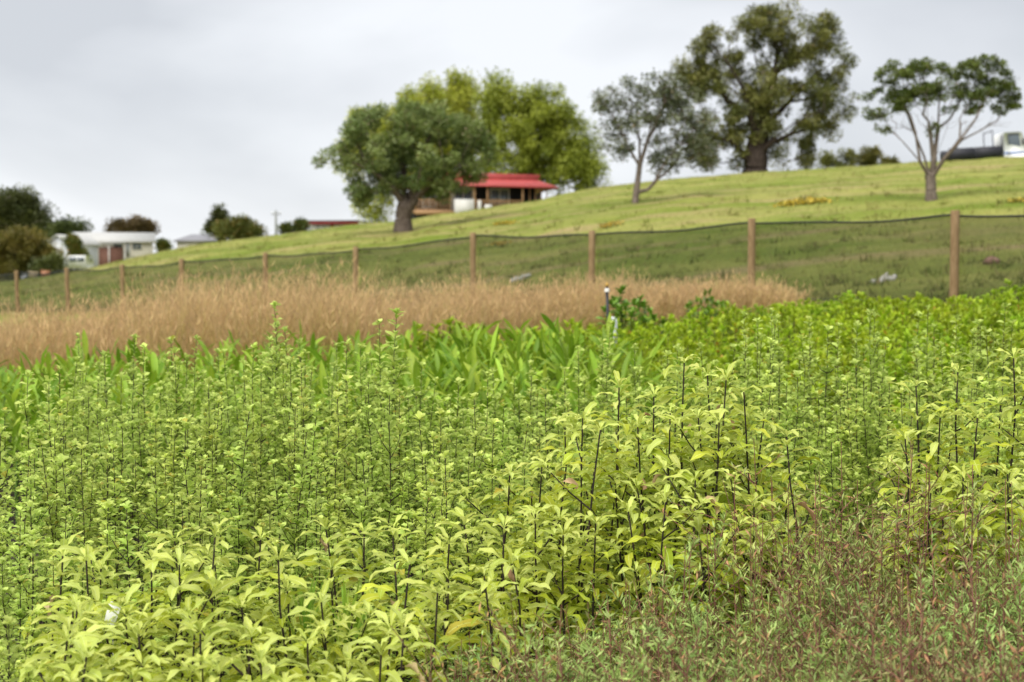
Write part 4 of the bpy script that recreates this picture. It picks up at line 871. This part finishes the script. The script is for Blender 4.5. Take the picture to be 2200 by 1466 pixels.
def pit_plan(H, seed, dens=1.0):
    """stem tubes and leaf placements of one seedling"""
    rg = np.random.default_rng(seed); st = []; pos = []; az = []; el = []; sc_ = []; rn = []
    n = 9; z = np.linspace(0, H, n); wob = np.cumsum(rg.normal(0, 0.006, (n, 2)), 0)+np.outer(z, rg.normal(0, 0.035, 2)); main = np.column_stack([wob[:, 0], wob[:, 1], z])
    main[0, :2] = 0; st.append((main, np.linspace(0.0036, 0.0014, n)))
    def clothe(path, f0, step, sc0, tip=True):
        seg = np.linalg.norm(np.diff(path, axis=0), axis=1); Ln = seg.sum(); cum = np.concatenate([[0], np.cumsum(seg)])
        d = f0*Ln; k = rg.uniform(0, 6)
        while d < Ln:
            fr = d/Ln; p = np.array([np.interp(d, cum, path[:, c]) for c in range(3)]); k += 2.4+rg.normal(0, .35)
            pos.append(p); az.append(k); el.append(rg.uniform(0.25, 0.95)); sc_.append(sc0*rg.uniform(0.7, 1.2)*(1 if fr < 0.93 else 0.8)); rn.append(np.clip(0.25*rg.random()+0.55*fr**2*rg.random()+0.2*rg.random(), 0, 1)); d += step*rg.uniform(0.6, 1.4)
        if tip:
            for q in range(7):
                pos.append(path[-1]); az.append(q*0.9+rg.normal(0, .2)); el.append(rg.uniform(0.45, 1.25)); sc_.append(sc0*rg.uniform(0.55, 0.95)); rn.append(rg.uniform(0.75, 1.0))
    clothe(main, 0.12, 0.0105/dens, 1.0)
    nb = int(rg.integers(13, 20)*H/1.1)
    for q in range(nb):
        f = rg.uniform(0.15, 0.86); p = np.array([np.interp(f*H, z, main[:, c]) for c in range(3)]); a = rg.uniform(0, 6.28); ln = rg.uniform(0.07, 0.26)*(1.25-f)
        e_ = rg.uniform(0.5, 1.05); tip = p+ln*np.array([math.cos(a)*math.cos(e_), math.sin(a)*math.cos(e_), math.sin(e_)])
        path = np.array([p, p*0.5+tip*0.5+[0, 0, -0.01], tip]); st.append((path, np.array([0.002, 0.0016, 0.001]))); clothe(path, 0.10, 0.0098/dens, 0.85)
    return st, np.array(pos), np.array(az), np.array(el), np.array(sc_), np.array(rn)
pit_protos = []
for v in range(14):
    H = [0.85, 0.95, 1.0, 1.05, 1.1, 1.15, 1.2, 1.25][v % 8]
    st, pos, az, el, sc_, rn = pit_plan(H, 100+v)
    b = MB()
    for path, rad in st: b.tube(path, rad, 5, cap=False)
    b2 = MB(); kk = np.random.default_rng(v).integers(0, 5, len(pos)); Rm = rots(az, el, np.random.default_rng(v).normal(0, .35, len(pos)), sc_)
    for k in range(5):
        m = kk == k; b2.scatter(*pl[k], Rm[m], pos[m], rn[m])
    hi_ = pos[:, 2] > 0.42*H; b3 = MB()
    for k in range(5):
        m = (kk == k) & hi_; b3.scatter(*pl[k], Rm[m], pos[m], rn[m])
    pit_protos.append((H, b.mesh('stem', M_darkstem, True), b2.mesh('foliage', M_pit, True), b, b3))

# plants that stand clear of the rest, tops read from the photograph: leaves are single objects
tall = [(590, 652, 7.4, 'tallest thin seedling, its tip reaching into the dry rushes left of centre'), (852, 668, 6.8, 'tall seedling with large leaves up to the rushes, left of the frame centre'), (815, 688, 7.4, 'thin tall seedling just left of the large-leaved tall one'),
        (612, 705, 7.2, 'second tall seedling close right of the tallest one'), (310, 742, 7.0, 'tall small-leaved seedling against the strap leaves, left third'), (375, 750, 6.8, None), (545, 740, 7.0, None), (745, 733, 7.2, None), (775, 740, 7.2, None), (60, 800, 6.3, 'broad-topped seedling nearest the left edge with dark lower stem'),
        (105, 812, 6.2, None), (225, 755, 6.6, None), (655, 752, 7.0, None), (985, 815, 6.6, None), (1048, 800, 6.8, None), (1142, 800, 7.0, None), (1312, 690, 8.2, 'tall seedling right in front of the irrigation riser'), (1295, 728, 8.0, None), (1242, 745, 8.0, None), (1213, 790, 7.4, None),
        (1628, 685, 7.8, 'bushy-tipped tall seedling right of centre against the glossy bushes'), (1602, 708, 7.6, None), (1738, 682, 8.2, None), (1722, 720, 7.8, None), (1802, 693, 7.8, 'dark-stemmed tall seedling right of centre, between two shorter ones'), (1838, 728, 7.6, None), (1885, 720, 7.8, None), (1965, 735, 8.0, None),
        (2007, 698, 7.8, None), (2055, 678, 8.0, None), (2102, 690, 7.8, None), (2160, 652, 7.8, 'tallest seedling at the right edge, near the rightmost fence post'), (2175, 690, 7.8, None), (1578, 740, 7.4, None)]
def leafy_individual(o, plan, meshes, roll_sd=0.35):
    st, pos, az, el, sc_, rn = plan
    rl = RNG.normal(0, roll_sd, len(pos)); Rm = rots(az, el, rl)
    for i in range(len(pos)):
        lo = link('leaf', meshes[i % len(meshes)], o)
        M = Matrix([[*Rm[i][0]*sc_[i], pos[i][0]], [*Rm[i][1]*sc_[i], pos[i][1]], [*Rm[i][2]*sc_[i], pos[i][2]], [0, 0, 0, 1]]); lo.matrix_basis = M
for i, (px, py, Yp, lab) in enumerate(tall):
    p = P(px, py, Yp); gz = zat(p[0], Yp); H = p[2]-gz-0.02
    o = empty('kohuhu_seedling', (p[0], Yp, gz)); tag(o, lab or 'small-leaved seedling whose tip stands clear, '+pick(px, (120, 240, 400, 560, 700, 760, 900, 1010, 1100, 1180, 1230, 1260, 1300, 1590, 1610, 1730, 1760, 1850, 1900, 1980, 2030, 2080, 2120),
        ('second from the left edge', 'third from the left edge', 'right of the one against the strap leaves', 'left of the tallest one', 'right of the two tallest', 'left of a close pair', 'right of a close pair', 'left of two in the middle', 'right of two in the middle', 'midway to the yellow-green clump', 'first left of the yellow-green clump tip', 'left of the riser', 'just left of the riser one', 'nearest the clump peak', 'left of the bushy-tipped one', 'right of the bushy-tipped one', 'left of the dark-stemmed one', 'right of the dark-stemmed one', 'second right of the dark-stemmed one', 'above the leftmost right-edge seedling', 'left of the rightmost post', 'in line with the rightmost post', 'right of the rightmost post', 'at the right edge, the shorter')), 'seedling', 'small-leaved seedlings')
    st, pos, az, el, sc_, rn = pit_plan(H, 300+i, 0.85)
    # only the part that stands clear carries its leaves singly; lower leaves are one part
    sh = st[0][0][-1][:2]; hi = pos[:, 2] > H-0.42; b = MB()
    for path, rad in st:
        q = path.copy(); q[:, :2] -= sh*(q[:, 2:3]/H); b.tube(q, rad, 5, cap=False)
    pos = pos.copy(); pos[:, :2] -= sh*(pos[:, 2:3]/H)
    b.build('stem', M_darkstem, o, True)
    b2 = MB(); Rm = rots(az, el, RNG.normal(0, .35, len(pos)), sc_); m = ~hi; b2.scatter(*pl[i % 5], Rm[m], pos[m], rn[m]); b2.build('lower_foliage', M_pit, o, True)['kind'] = 'stuff'
    big = 1.6 if px == 852 else 1.15
    leafy_individual(o, (st, pos[hi], az[hi], el[hi], sc_[hi]*big, rn[hi]), pl_mesh)
def pit_ok(p, y, x):
    if y < 4.55: return -60 < p < np.interp(y, [3.1, 3.5, 4.55], [60, 110, 140])
    if y < 5.85: return -60 < p < np.interp(y, [4.55, 4.9, 5.4, 5.85], [1020, 1060, 1120, 1900])
    lft = np.interp(y, [5.8, 6.6, 8.4], [-60, 30, 200])
    return lft < p < 2260
ppts = fill(dict(y0=3.15, y1=8.25, u0=XU(-60), u1=XU(2260), ok=pit_ok), 0.185, 0.045, 13)
ppts.sort(key=lambda q: q[1]); print('kohuhu', len(ppts))
# keep the largest-showing 260 here (with the tall ones: about 300 individuals); the rest is one mass
NI = 300-len(tall)
def top_h(x, y):
    p = 1100+FPX*x/y
    prof = np.interp(p, [0, 100, 250, 400, 550, 700, 800, 900, 1000, 1200, 1350, 1500, 1650, 1900, 2200], [880, 820, 815, 810, 775, 765, 780, 865, 880, 845, 840, 790, 755, 750, 735])
    back = CAMH-(prof-600)/FPX*7.8
    return min(1.0, back*1.06)*np.interp(y, [3.1, 4.4, 5.5], [0.74, 0.93, 1.02]) if y < 5.5 else np.interp(y, [5.5, 7.8], [min(1.02, back*1.08), back])
massS, massF = MB(), MB()
for i, (x, y) in enumerate(ppts):
    k = random.randrange(14); H0 = pit_protos[k][0]; s_ = float(top_h(x, y))*random.choice((random.uniform(0.78, 1.0), random.uniform(0.9, 1.1), random.uniform(0.95, 1.2)))/H0; rz = random.uniform(0, 6.28)
    sxy = min(max(s_, 0.8), 1.05)
    if i < NI:
        o = empty('kohuhu_seedling', (x, y, zat(x, y)), rz); o.scale = (sxy, sxy, s_)
        if y < 4.55: lab = 'low small-leaved green seedling in the dark corner at the lower left'
        else: lab = 'small-leaved pale green seedling, '+pick(y, (5.2, 6.0, 6.8), ('front', 'second', 'third', 'back'))+' rows, '+pick(1100+FPX*x/y, (150, 400, 700, 950, 1200, 1700, 1950), ('at the left edge', 'left third of the bed', 'below the tallest thin seedling', 'just left of centre', 'left of the tall yellow-green clump', 'behind the tall yellow-green clump', 'between the two yellow-green clumps', 'at the right edge'))
        tag(o, lab, 'seedling', 'small-leaved seedlings at the lower left' if y < 4.55 else 'small-leaved seedlings')
        link('stem', pit_protos[k][1], o); link('foliage', pit_protos[k][2], o)['kind'] = 'stuff'
    else:
        c, s = math.cos(rz), math.sin(rz); M3 = np.array([[c*sxy, -s*sxy, 0], [s*sxy, c*sxy, 0], [0, 0, s_]]); tr_ = np.array([x, y, zat(x, y)])
        for src, dst in ((pit_protos[k][3], massS), (pit_protos[k][4], massF)):
            V = np.concatenate(src.V)@M3.T+tr_; A = np.concatenate(src.A)
            off = dst.n; dst.V.append(V); dst.A.append(A); dst.F += [f+off for f in src.F]; dst.n += len(V)
if massS.n:
    o = empty('kohuhu_seedlings', (0, 7, zat(0, 7))); tag(o, 'farther rows of small-leaved pale green seedlings merging into one mass', 'seedlings', kind='stuff')
    org = np.array(o.location)
    for mb_, nm, mm in ((massS, 'stem', M_darkstem), (massF, 'foliage', M_pit)):
        mb_.V = [v-org for v in mb_.V]; q = mb_.build(nm, mm, o, True); q['kind'] = 'stuff'

# ------------------------------------------------------------------ lemonwood seedlings: broad wavy yellow-green leaves, each leaf an object
M_lem = leafmat('lemonwood_leaf', (0.305, 0.375, 0.016), (0.50, 0.56, 0.065), cRib=(0.58, 0.64, 0.20), trans=0.40, rough=0.5, spec=0.22, objrand=True, valvar=0.28, huevar=0.025, spots=0.25, ribw=0.09, cOdd=(0.46, 0.40, 0.05), odd=0.03)
M_lemtop = leafmat('lemonwood_young_leaf', (0.45, 0.525, 0.08), (0.58, 0.64, 0.17), cRib=(0.64, 0.70, 0.30), trans=0.40, rough=0.5, spec=0.22, objrand=True, valvar=0.2, huevar=0.015, ribw=0.09)
M_dry = leafmat('dry_leaf', (0.42, 0.26, 0.13), (0.55, 0.40, 0.24), trans=0.2, rough=0.7, objrand=True, valvar=0.3)
lem_old, lem_new, lem_dry = [], [], []
for k in range(9):
    tv, tf, ta = leaf(0.138, 0.0275, a0=[.3, .45, .2, .4, .1, .35, .5, .25, .4][k], bend=[-1.3, -1.6, -1.0, -1.7, -0.8, -1.4, -1.9, -1.1, -1.6][k], wave=0.005, fold=[.1, .2, -.05, .15, .25, 0, .1, .3, -.1][k], nl=9, nw=2, waves=[2.2, 2.8, 3.2][k % 3], ph=k*1.1, petiole=0.13, peak=0.55, twist=[.2, -.2, .4, -.4, 0, .3, -.3, .1, -.1][k])
    b = MB(); b.add(tv, tf, ta); lem_old.append(b.mesh('lemonwood_leaf', M_lem, True))
for k in range(5):
    tv, tf, ta = leaf(0.108, 0.0245, a0=0.25, bend=[-1.2, -1.6, -0.8, -1.9, -1.4][k], wave=0.004, fold=0.35, nl=8, nw=2, waves=2.4, ph=k*1.7, petiole=0.1, peak=0.55, twist=[.2, -.2, .1, 0, -.3][k])
    b = MB(); b.add(tv, tf, ta); lem_new.append(b.mesh('lemonwood_young_leaf', M_lemtop, True))
for k in range(3):
    tv, tf, ta = leaf(0.09, 0.026, a0=0.1, bend=[-2.2, -1.8, 1.4][k], wave=0.006, fold=0.9, nl=8, nw=2, waves=2.2, ph=k*1.7, petiole=0.1, peak=0.55, twist=[1.2, -1.4, .8][k])
    b = MB(); b.add(tv, tf, ta); lem_dry.append(b.mesh('dry_leaf', M_dry, True))
def put_leaf(o, me, p, az, el, roll, s):
    Rm = rots(np.array([az]), np.array([el]), np.array([roll]))[0]*s
    lo = link('leaf', me, o); lo.matrix_basis = Matrix([[*Rm[0], p[0]], [*Rm[1], p[1]], [*Rm[2], p[2]], [0, 0, 0, 1]]); return lo
def lemonwood(x, y, H, label, group, seed, f0=0.3, nbr=2):
    rg = np.random.default_rng(seed); gz = zat(x, y)
    if label in (lB, lC, lD):
        pz = 1100+FPX*x/y
        if label == lB: label = 'yellow-green wavy-leaved seedling, '+pick(y, (3.5, 3.9), ('front row', 'middle row', 'back row'))+' of the low clump, '+pick(pz, (300, 480, 640, 800, 950), ('by the white tag', 'left part', 'left of the narrow-leaved tufts', 'among the narrow-leaved tufts', 'right part', 'beside the reddish shrubs'))
        elif label == lC: label = 'yellow-green wavy-leaved seedling, '+pick(y, (4.65, 5.1), ('front row', 'middle row', 'back row'))+' of the tall clump, '+pick(pz, (1200, 1320, 1440, 1560), ('left foot', 'left shoulder', 'just left of the peak', 'just right of the peak', 'right side'))
        else: label = 'yellow-green wavy-leaved seedling, '+pick(y, (4.8, 5.05), ('front', 'middle', 'back'))+' of the right-edge clump, '+pick(pz, (2030, 2130), ('left side', 'middle', 'cut by the frame'))
    o = empty('lemonwood_seedling', (x, y, gz)); tag(o, label, 'seedling', group)
    n = 8; z = np.linspace(0, H, n); lean = rg.normal(0, 0.075, 2); wob = np.cumsum(rg.normal(0, 0.009, (n, 2)), 0)
    main = np.column_stack([wob[:, 0]+lean[0]*(z-H)-wob[-1, 0], wob[:, 1]+lean[1]*(z-H)-wob[-1, 1], z]); b = MB(); b.tube(main, np.linspace(0.0062, 0.0026, n), 6, cap=False)
    def clothe(path, start, step, sc0, top=True):
        seg = np.linalg.norm(np.diff(path, axis=0), axis=1); Ln = seg.sum(); cum = np.concatenate([[0], np.cumsum(seg)]); d = start; k = rg.uniform(0, 6)
        while d < Ln-0.015:
            p = [np.interp(d, cum, path[:, c]) for c in range(3)]; k += 2.399+rg.normal(0, .25); near = (Ln-d)
            new = near < 0.10 or rg.random() < 0.12; dry = rg.random() < 0.006
            me = (lem_dry if dry else lem_new if new else lem_old); me = me[rg.integers(len(me))]
            el = 0.28+0.45*math.exp(-near/0.06)+rg.normal(0, .17)-0.2*min(1, near/0.5)
            put_leaf(o, me, p, k, el, rg.normal(0, .25), sc0*rg.uniform(0.6, 1.25)); d += step*rg.uniform(0.6, 1.5)*(0.7 if near < 0.2 else 1.0)
        if top:
            for q in range(6):
                put_leaf(o, lem_new[rg.integers(5)], path[-1], q*1.05+rg.normal(0, .25), rg.uniform(0.25, 1.0), rg.normal(0, .2), sc0*rg.uniform(0.45, 0.9))
    clothe(main, H*f0, 0.0155, 1.0)
    for q in range(nbr):
        f = rg.uniform(0.45, 0.88); p = np.array([np.interp(f*H, z, main[:, c]) for c in range(3)]); a = rg.uniform(0, 6.28); ln = rg.uniform(0.08, 0.22); e_ = rg.uniform(0.6, 1.0)
        tip = p+ln*np.array([math.cos(a)*math.cos(e_), math.sin(a)*math.cos(e_), math.sin(e_)]); path = np.array([p, (p+tip)/2+[0, 0, -0.008], tip]); b.tube(path, [0.0032, 0.0026, 0.0018], 5, cap=False)
        clothe(path, ln*0.35, 0.017, 0.85)
    b.build('stem', M_darkstem, o, True); return o
gB, gC, gD = 'yellow-green seedlings at the front left', 'yellow-green seedlings in the tall clump right of centre', 'yellow-green seedlings at the right edge'
lB, lC, lD = 'yellow-green wavy-leaved seedling in the low front clump at lower left', 'yellow-green wavy-leaved seedling in the tall clump right of centre', 'yellow-green wavy-leaved seedling in the clump at the right edge'
lem = [  # px, py of the tip, distance, label, group
 (1470, 763, 5.25, 'tallest yellow-green seedling, at the peak of the clump right of centre', gC), (1330, 815, 5.1, 'tall yellow-green seedling left of the peak of the clump, beside a forked stem', gC), (1252, 880, 4.95, lC, gC), (1213, 890, 5.2, lC, gC), (1405, 835, 5.2, lC, gC), (1520, 790, 5.4, lC, gC), (1560, 800, 5.3, lC, gC), (1598, 825, 5.15, lC, gC), (1642, 880, 5.3, lC, gC), (1690, 920, 4.9, 'single yellow-green seedling standing at the right foot of the tall clump', gC), (1095, 1003, 4.75, 'leaning yellow-green seedling at the left foot of the tall clump', gC), (1165, 975, 5.0, lC, gC), (1290, 905, 4.8, lC, gC), (1370, 900, 5.0, lC, gC), (1440, 870, 5.0, lC, gC), (1500, 880, 5.05, lC, gC), (1545, 890, 4.95, lC, gC),
 (185, 1182, 3.95, 'leftmost yellow-green seedling with arching leaves at lower left', gB), (325, 1178, 3.9, lB, gB), (375, 1142, 4.25, lB, gB), (462, 1132, 3.95, 'yellow-green seedling with the boldest dark stem in the low front clump', gB), (560, 1138, 4.15, lB, gB), (598, 1180, 3.85, lB, gB), (700, 1116, 4.2, lB, gB), (782, 1125, 4.25, lB, gB), (843, 1120, 4.15, lB, gB), (880, 1190, 3.9, lB, gB), (965, 1148, 4.25, lB, gB), (998, 1108, 4.4, lB, gB), (1082, 1115, 4.35, lB, gB), (1040, 1215, 3.85, lB, gB), (1210, 1130, 4.45, lC, gC), (1150, 1085, 4.55, lC, gC), (1280, 1105, 4.5, lC, gC), (1100, 1190, 4.1, lB, gB), (940, 1250, 3.7, lB, gB), (385, 1190, 3.75, lB, gB), (185, 1385, 3.3, lB, gB), (430, 1335, 3.35, lB, gB), (690, 1270, 3.65, lB, gB), (1350, 1080, 4.6, lC, gC), (1430, 1060, 4.6, lC, gC), (1500, 1120, 4.5, lC, gC), (1570, 1010, 4.7, lC, gC), (1620, 1070, 4.6, lC, gC),
 (1968, 812, 5.2, 'leftmost tall yellow-green seedling of the clump at the right edge', gD), (2058, 782, 5.15, lD, gD), (2178, 752, 5.05, 'tallest yellow-green seedling at the right edge', gD), (1945, 925, 4.85, lD, gD), (2100, 880, 4.9, lD, gD), (2150, 850, 5.2, lD, gD), (2020, 880, 5.1, lD, gD), (2215, 800, 5.0, lD, gD), (2070, 1000, 4.7, lD, gD), (2165, 1000, 4.7, lD, gD), (2000, 1040, 4.6, lD, gD), (2240, 900, 4.9, lD, gD)]
used = []
for i, (px, py, Yl, lab, grp) in enumerate(lem):
    p = P(px, py, Yl); gz = zat(p[0], Yl); used.append((p[0], Yl)); lemonwood(p[0], Yl, p[2]-gz-0.03, lab, grp, 900+i, nbr=3 if grp != gB else 1, f0=0.22 if grp != gB else 0.3)
def filler(n, pxr, Yr, topf, lab, grp, seed, mind=0.12, ok=None):
    rg = np.random.default_rng(seed); c = 0; tries = 0
    while c < n and tries < 4000:
        tries += 1; y = rg.uniform(*Yr); px = rg.uniform(*pxr); x = XU(px)*y
        if ok and not ok(px, y): continue
        if min((x-a)**2+(y-b_)**2 for a, b_ in used) < mind**2: continue
        py = topf(px, y)+rg.uniform(0, 70); H = P(px, py, y)[2]-zat(x, y)-0.03
        if H < 0.3: continue
        used.append((x, y)); lemonwood(x, y, H, lab, grp, seed*1000+c, nbr=int(rg.integers(1, 4)), f0=0.2); c += 1
filler(20, (1130, 1700), (4.6, 5.55), lambda px, y: np.interp(px, [1130, 1250, 1330, 1470, 1600, 1700], [1010, 920, 870, 830, 870, 960])+np.interp(y, [4.6, 5.5], [190, 0]), lC, gC, 21)
filler(28, (110, 1000), (3.15, 4.2), lambda px, y: np.interp(y, [3.15, 3.6, 4.2], [1420, 1290, 1160]), lB, gB, 22, 0.125, ok=lambda px, y: y > np.interp(px, [110, 750, 1000], [3.1, 3.15, 3.75]))
filler(9, (1900, 2230), (4.55, 5.3), lambda px, y: np.interp(px, [1900, 2000, 2230], [1010, 900, 830])+np.interp(y, [4.55, 5.3], [160, 0]), lD, gD, 23)

# two tufts of narrow bright leaves among the front clump
M_narrow = leafmat('narrow_green_leaf', (0.20, 0.36, 0.03), (0.34, 0.50, 0.08), trans=0.35, rough=0.5, objrand=True)
nme = []
for k in range(3):
    tv, tf, ta = leaf(0.2, 0.011, 0.0, [-.2, -.35, .1][k], 0, 0.3, 5, 1, petiole=0.02); b = MB(); b.add(tv, tf, ta); nme.append(b.mesh('narrow_leaf', M_narrow, True))
for px, py, Yl, lab in ((655, 1185, 4.0, 'tuft of narrow bright green leaves in the front clump, left of centre'), (745, 1205, 3.95, 'second tuft of narrow bright green leaves, just right of the first')):
    p = P(px, py, Yl); gz = zat(p[0], Yl); H = p[2]-gz; o = empty('narrow_leaved_seedling', (p[0], Yl, gz)); tag(o, lab, 'seedling', 'narrow-leaved tufts')
    b = MB(); b.tube([[0,0,0],[0,0,H*0.5],[0.005,0,H-0.12]], [0.004, 0.003, 0.002], 5, cap=False); b.build('stem', M_stemgreen, o)
    for k in range(22): put_leaf(o, nme[k % 3], (0, 0, H-0.2-0.14*random.random()), k*2.4, random.uniform(1.1, 1.5), random.gauss(0, .5), random.uniform(0.7, 1.05))

# white plant tag
M_tag = mat('white_plastic', (0.8, 0.8, 0.82), 0.4, 0.4, var=0.02)
p = P(238, 1322, 3.86); b = MB(); b.add([[-.022,0,-.03],[.008,-.01,-.036],[.03,-.004,.024],[.034,.0,.034],[-.005,.006,.04],[-.022,0,-.03]], [[0,1,2,4]])
b.add([[-.022,0.0012,-.03],[.008,-.0088,-.036],[.03,-.0028,.024],[-.005,.0072,.04]], [[0,3,2,1]]); b.add([[.005,-.004,-.03],[.0068,-.004,-.03],[.0068,-.001,-.9],[.005,-.001,-.9]], [[0,1,2,3]])
gz = zat(p[0], p[1]); o = b.build('plant_tag', M_tag); o.location = (p[0], p[1], p[2]); tag(o, 'white plastic plant tag half hidden among the leaves at lower left', 'tag')

# ------------------------------------------------------------------ narrow-leaved foreground shrubs
M_man = leafmat('manuka_leaf', (0.20, 0.305, 0.055), (0.42, 0.52, 0.165), trans=0.3, rough=0.45, spec=0.3, valvar=0.5, huevar=0.04, cOdd=(0.38, 0.22, 0.10), odd=0.06)
M_mandry = leafmat('dry_manuka_leaf', (0.19, 0.25, 0.07), (0.40, 0.38, 0.15), trans=0.2, rough=0.5, spec=0.3, valvar=0.45, cOdd=(0.42, 0.24, 0.10), odd=0.2)
M_redstem = mat('red_brown_stem', (0.12, 0.052, 0.038), 0.7, 0.2, nscale=20, col2=(0.28, 0.13, 0.09))
ml = leaf(0.022, 0.0044, 0.1, -0.25, 0.0, 0.35, 2, 1, petiole=0.05, peak=0.5)
def shrub_proto(seed, H, Rr, nst, nlv, fm, spread=0.0, twigs=7):
    rg = np.random.default_rng(seed); bs, bf_ = MB(), MB()
    for s_ in range(nst):
        az = s_*2.4+rg.normal(0, .3); rr = Rr*math.sqrt(rg.random()); tip = np.array([rr*math.cos(az), rr*math.sin(az), H*rg.uniform(0.8, 1.06)])
        t = np.linspace(0, 1, 6)[:, None]; path = tip*t+np.array([tip[0], tip[1], 0])*0.3*np.sin(math.pi*t)+rg.normal(0, 0.006, (6, 3))*t; bs.tube(path, np.linspace(0.0032, 0.0010, 6), 4, rg.random(), cap=False)
        paths = [(path, 0.45)]
        for q in range(twigs):
            f = rg.uniform(0.3, 0.92); p = np.array([np.interp(f, t[:, 0], path[:, c]) for c in range(3)]); a = rg.uniform(0, 6.28); e_ = rg.uniform(0.6, 1.25)-spread; ln = rg.uniform(0.06, 0.17)*(1+spread)
            tp_ = p+ln*np.array([math.cos(a)*math.cos(e_), math.sin(a)*math.cos(e_), math.sin(e_)]); pa = np.array([p, (p+tp_)/2, tp_]); bs.tube(pa, [0.0016, 0.0012, 0.0009], 3, rg.random(), cap=False); paths.append((pa, 0.1))
        for pa, f0 in paths:
            n = max(6, int(nlv*(1.6 if pa is path else 1.0))); f = rg.uniform(f0, 1.0, n); tt = np.linspace(0, 1, len(pa)); pos = np.stack([np.interp(f, tt, pa[:, c]) for c in range(3)], -1)
            bf_.scatter(*ml, rots(rg.uniform(0, 6.3, n), rg.uniform(0.1, 1.15, n), rg.normal(0, .8, n), rg.uniform(0.75, 1.4, n)), pos, rg.random(n))
    return bs.mesh('stems', M_redstem), bf_.mesh('foliage', fm)
man = [shrub_proto(60+v, 0.78, 0.15, 11, 19, M_man) for v in range(7)]+[shrub_proto(70+v, 0.80, 0.17, 10, 11, M_mandry, twigs=9, spread=0.2) for v in range(3)]
twg = [shrub_proto(80+v, 1.05, 0.30, 9, 7, M_mandry, twigs=13, spread=0.45) for v in range(3)]
def shrub(k, x, y, H, lab, grp, H0, protos, sxy=1.0):
    o = empty('narrow_leaved_shrub', (x, y, zat(x, y)), random.uniform(0, 6.28)); s_ = H/H0; o.scale = (sxy, sxy, s_); tag(o, lab, 'shrub', grp)
    link('stems', protos[k][0], o); link('foliage', protos[k][1], o)['kind'] = 'stuff'
def man_ok(p, y, x):
    return np.interp(y, [2.3, 3.0, 3.3, 3.8, 4.15, 4.35], [700, 790, 880, 1010, 1130, 1500]) < p < 2400 and y < np.interp(p, [1000, 1250, 1500, 1750, 2000, 2300], [4.0, 4.2, 4.25, 4.4, 4.35, 4.3])
mpts = fill(dict(y0=2.35, y1=4.45, u0=XU(650), u1=XU(2420), ok=man_ok), 0.17, 0.04, 14); print('shrubs', len(mpts))
for x, y in mpts:
    p = 1100+FPX*x/y
    H = np.interp(y, [2.3, 3.0, 3.6, 4.3], [0.70, 0.76, 0.80, 0.86])*np.interp(p, [800, 1100, 1400, 2200], [0.86, 0.94, 0.99, 1.10])*random.choice((random.uniform(0.8, 1.0), random.uniform(0.92, 1.08), random.uniform(1.0, 1.2)))
    shrub(random.choice((0, 1, 2, 3, 4, 5, 6, 0, 1, 2, 3, 4, 5, 6, 7, 8, 9)), x, y, H, 'reddish-stemmed narrow-leaved shrub, '+pick(y, (2.8, 3.3, 3.8), ('nearest', 'second', 'third', 'farthest'))+' rows, '+pick(p, (1000, 1300, 1600, 1900), ('beside the low yellow-green clump', 'below the tall clump left foot', 'below the tall yellow-green clump', 'under the twiggy shrubs', 'at the right edge')), 'narrow-leaved shrubs in the foreground', 0.8, man, random.uniform(0.95, 1.2))
for i, (px, py, y, lab) in enumerate(((1835, 960, 4.65, 'tallest twiggy half-dry shrub rising between the two yellow-green clumps'), (1900, 1000, 4.6, 'twiggy shrub with orange dry leaves between the two yellow-green clumps'), (1770, 1030, 4.55, 'twiggy shrub at the foot of the tall yellow-green clump'), (1970, 1040, 4.6, 'twiggy shrub with pale bent grass beside the right-hand clump'), (1680, 1120, 4.45, 'twiggy dark shrub under the tall yellow-green clump'), (1780, 1165, 1.95, 'blurred nearest shrub shoot at the lower right'), (1640, 1260, 2.15, 'blurred near shrub shoot just left of the nearest one'), (1870, 1110, 4.4, 'short twiggy shrub in front of the orange dry one'))):
    p = P(px, py, y); shrub(i % 3, p[0], y, p[2]-zat(p[0], y), lab, 'twiggy taller shrubs', 1.08, twg if y > 3 else man[:3], 1.1 if y > 3 else 0.5)

# pale dry grass stalks curling over the right-hand clump
M_straw = mat('pale_straw', (0.50, 0.42, 0.26), 0.8, 0.2)
for q, (px, py, lab) in enumerate(((1985, 985, 'pale dry grass stalk curling beside the right-hand yellow-green clump'), (2075, 1110, 'small curled pale grass stalk low in the right-hand yellow-green clump'))):
    p = P(px, py, 4.5); gz = zat(p[0], 4.5); H = p[2]-gz; o = empty('dry_grass', (p[0], 4.5, gz)); tag(o, lab, 'grass stalk')
    for k in range(3):
        t = np.linspace(0, 1, 22); a = 5.0*np.clip((t-0.55)/0.45, 0, 1)**1.4*(1 if k % 2 else -1); dx = np.cumsum(np.sin(a))*H/22*0.55; dz = np.cumsum(np.cos(a))*H/22*np.where(t > 0.55, 0.6, 1.15)
        b = MB(); b.tube(np.column_stack([dx+0.02*k+0.02*np.sin(t*3+k), 0.03*k*t, dz*(0.86+0.05*k)]), np.linspace(0.0016, 0.0007, 22), 4, cap=False); b.build('stalk', M_straw, o)
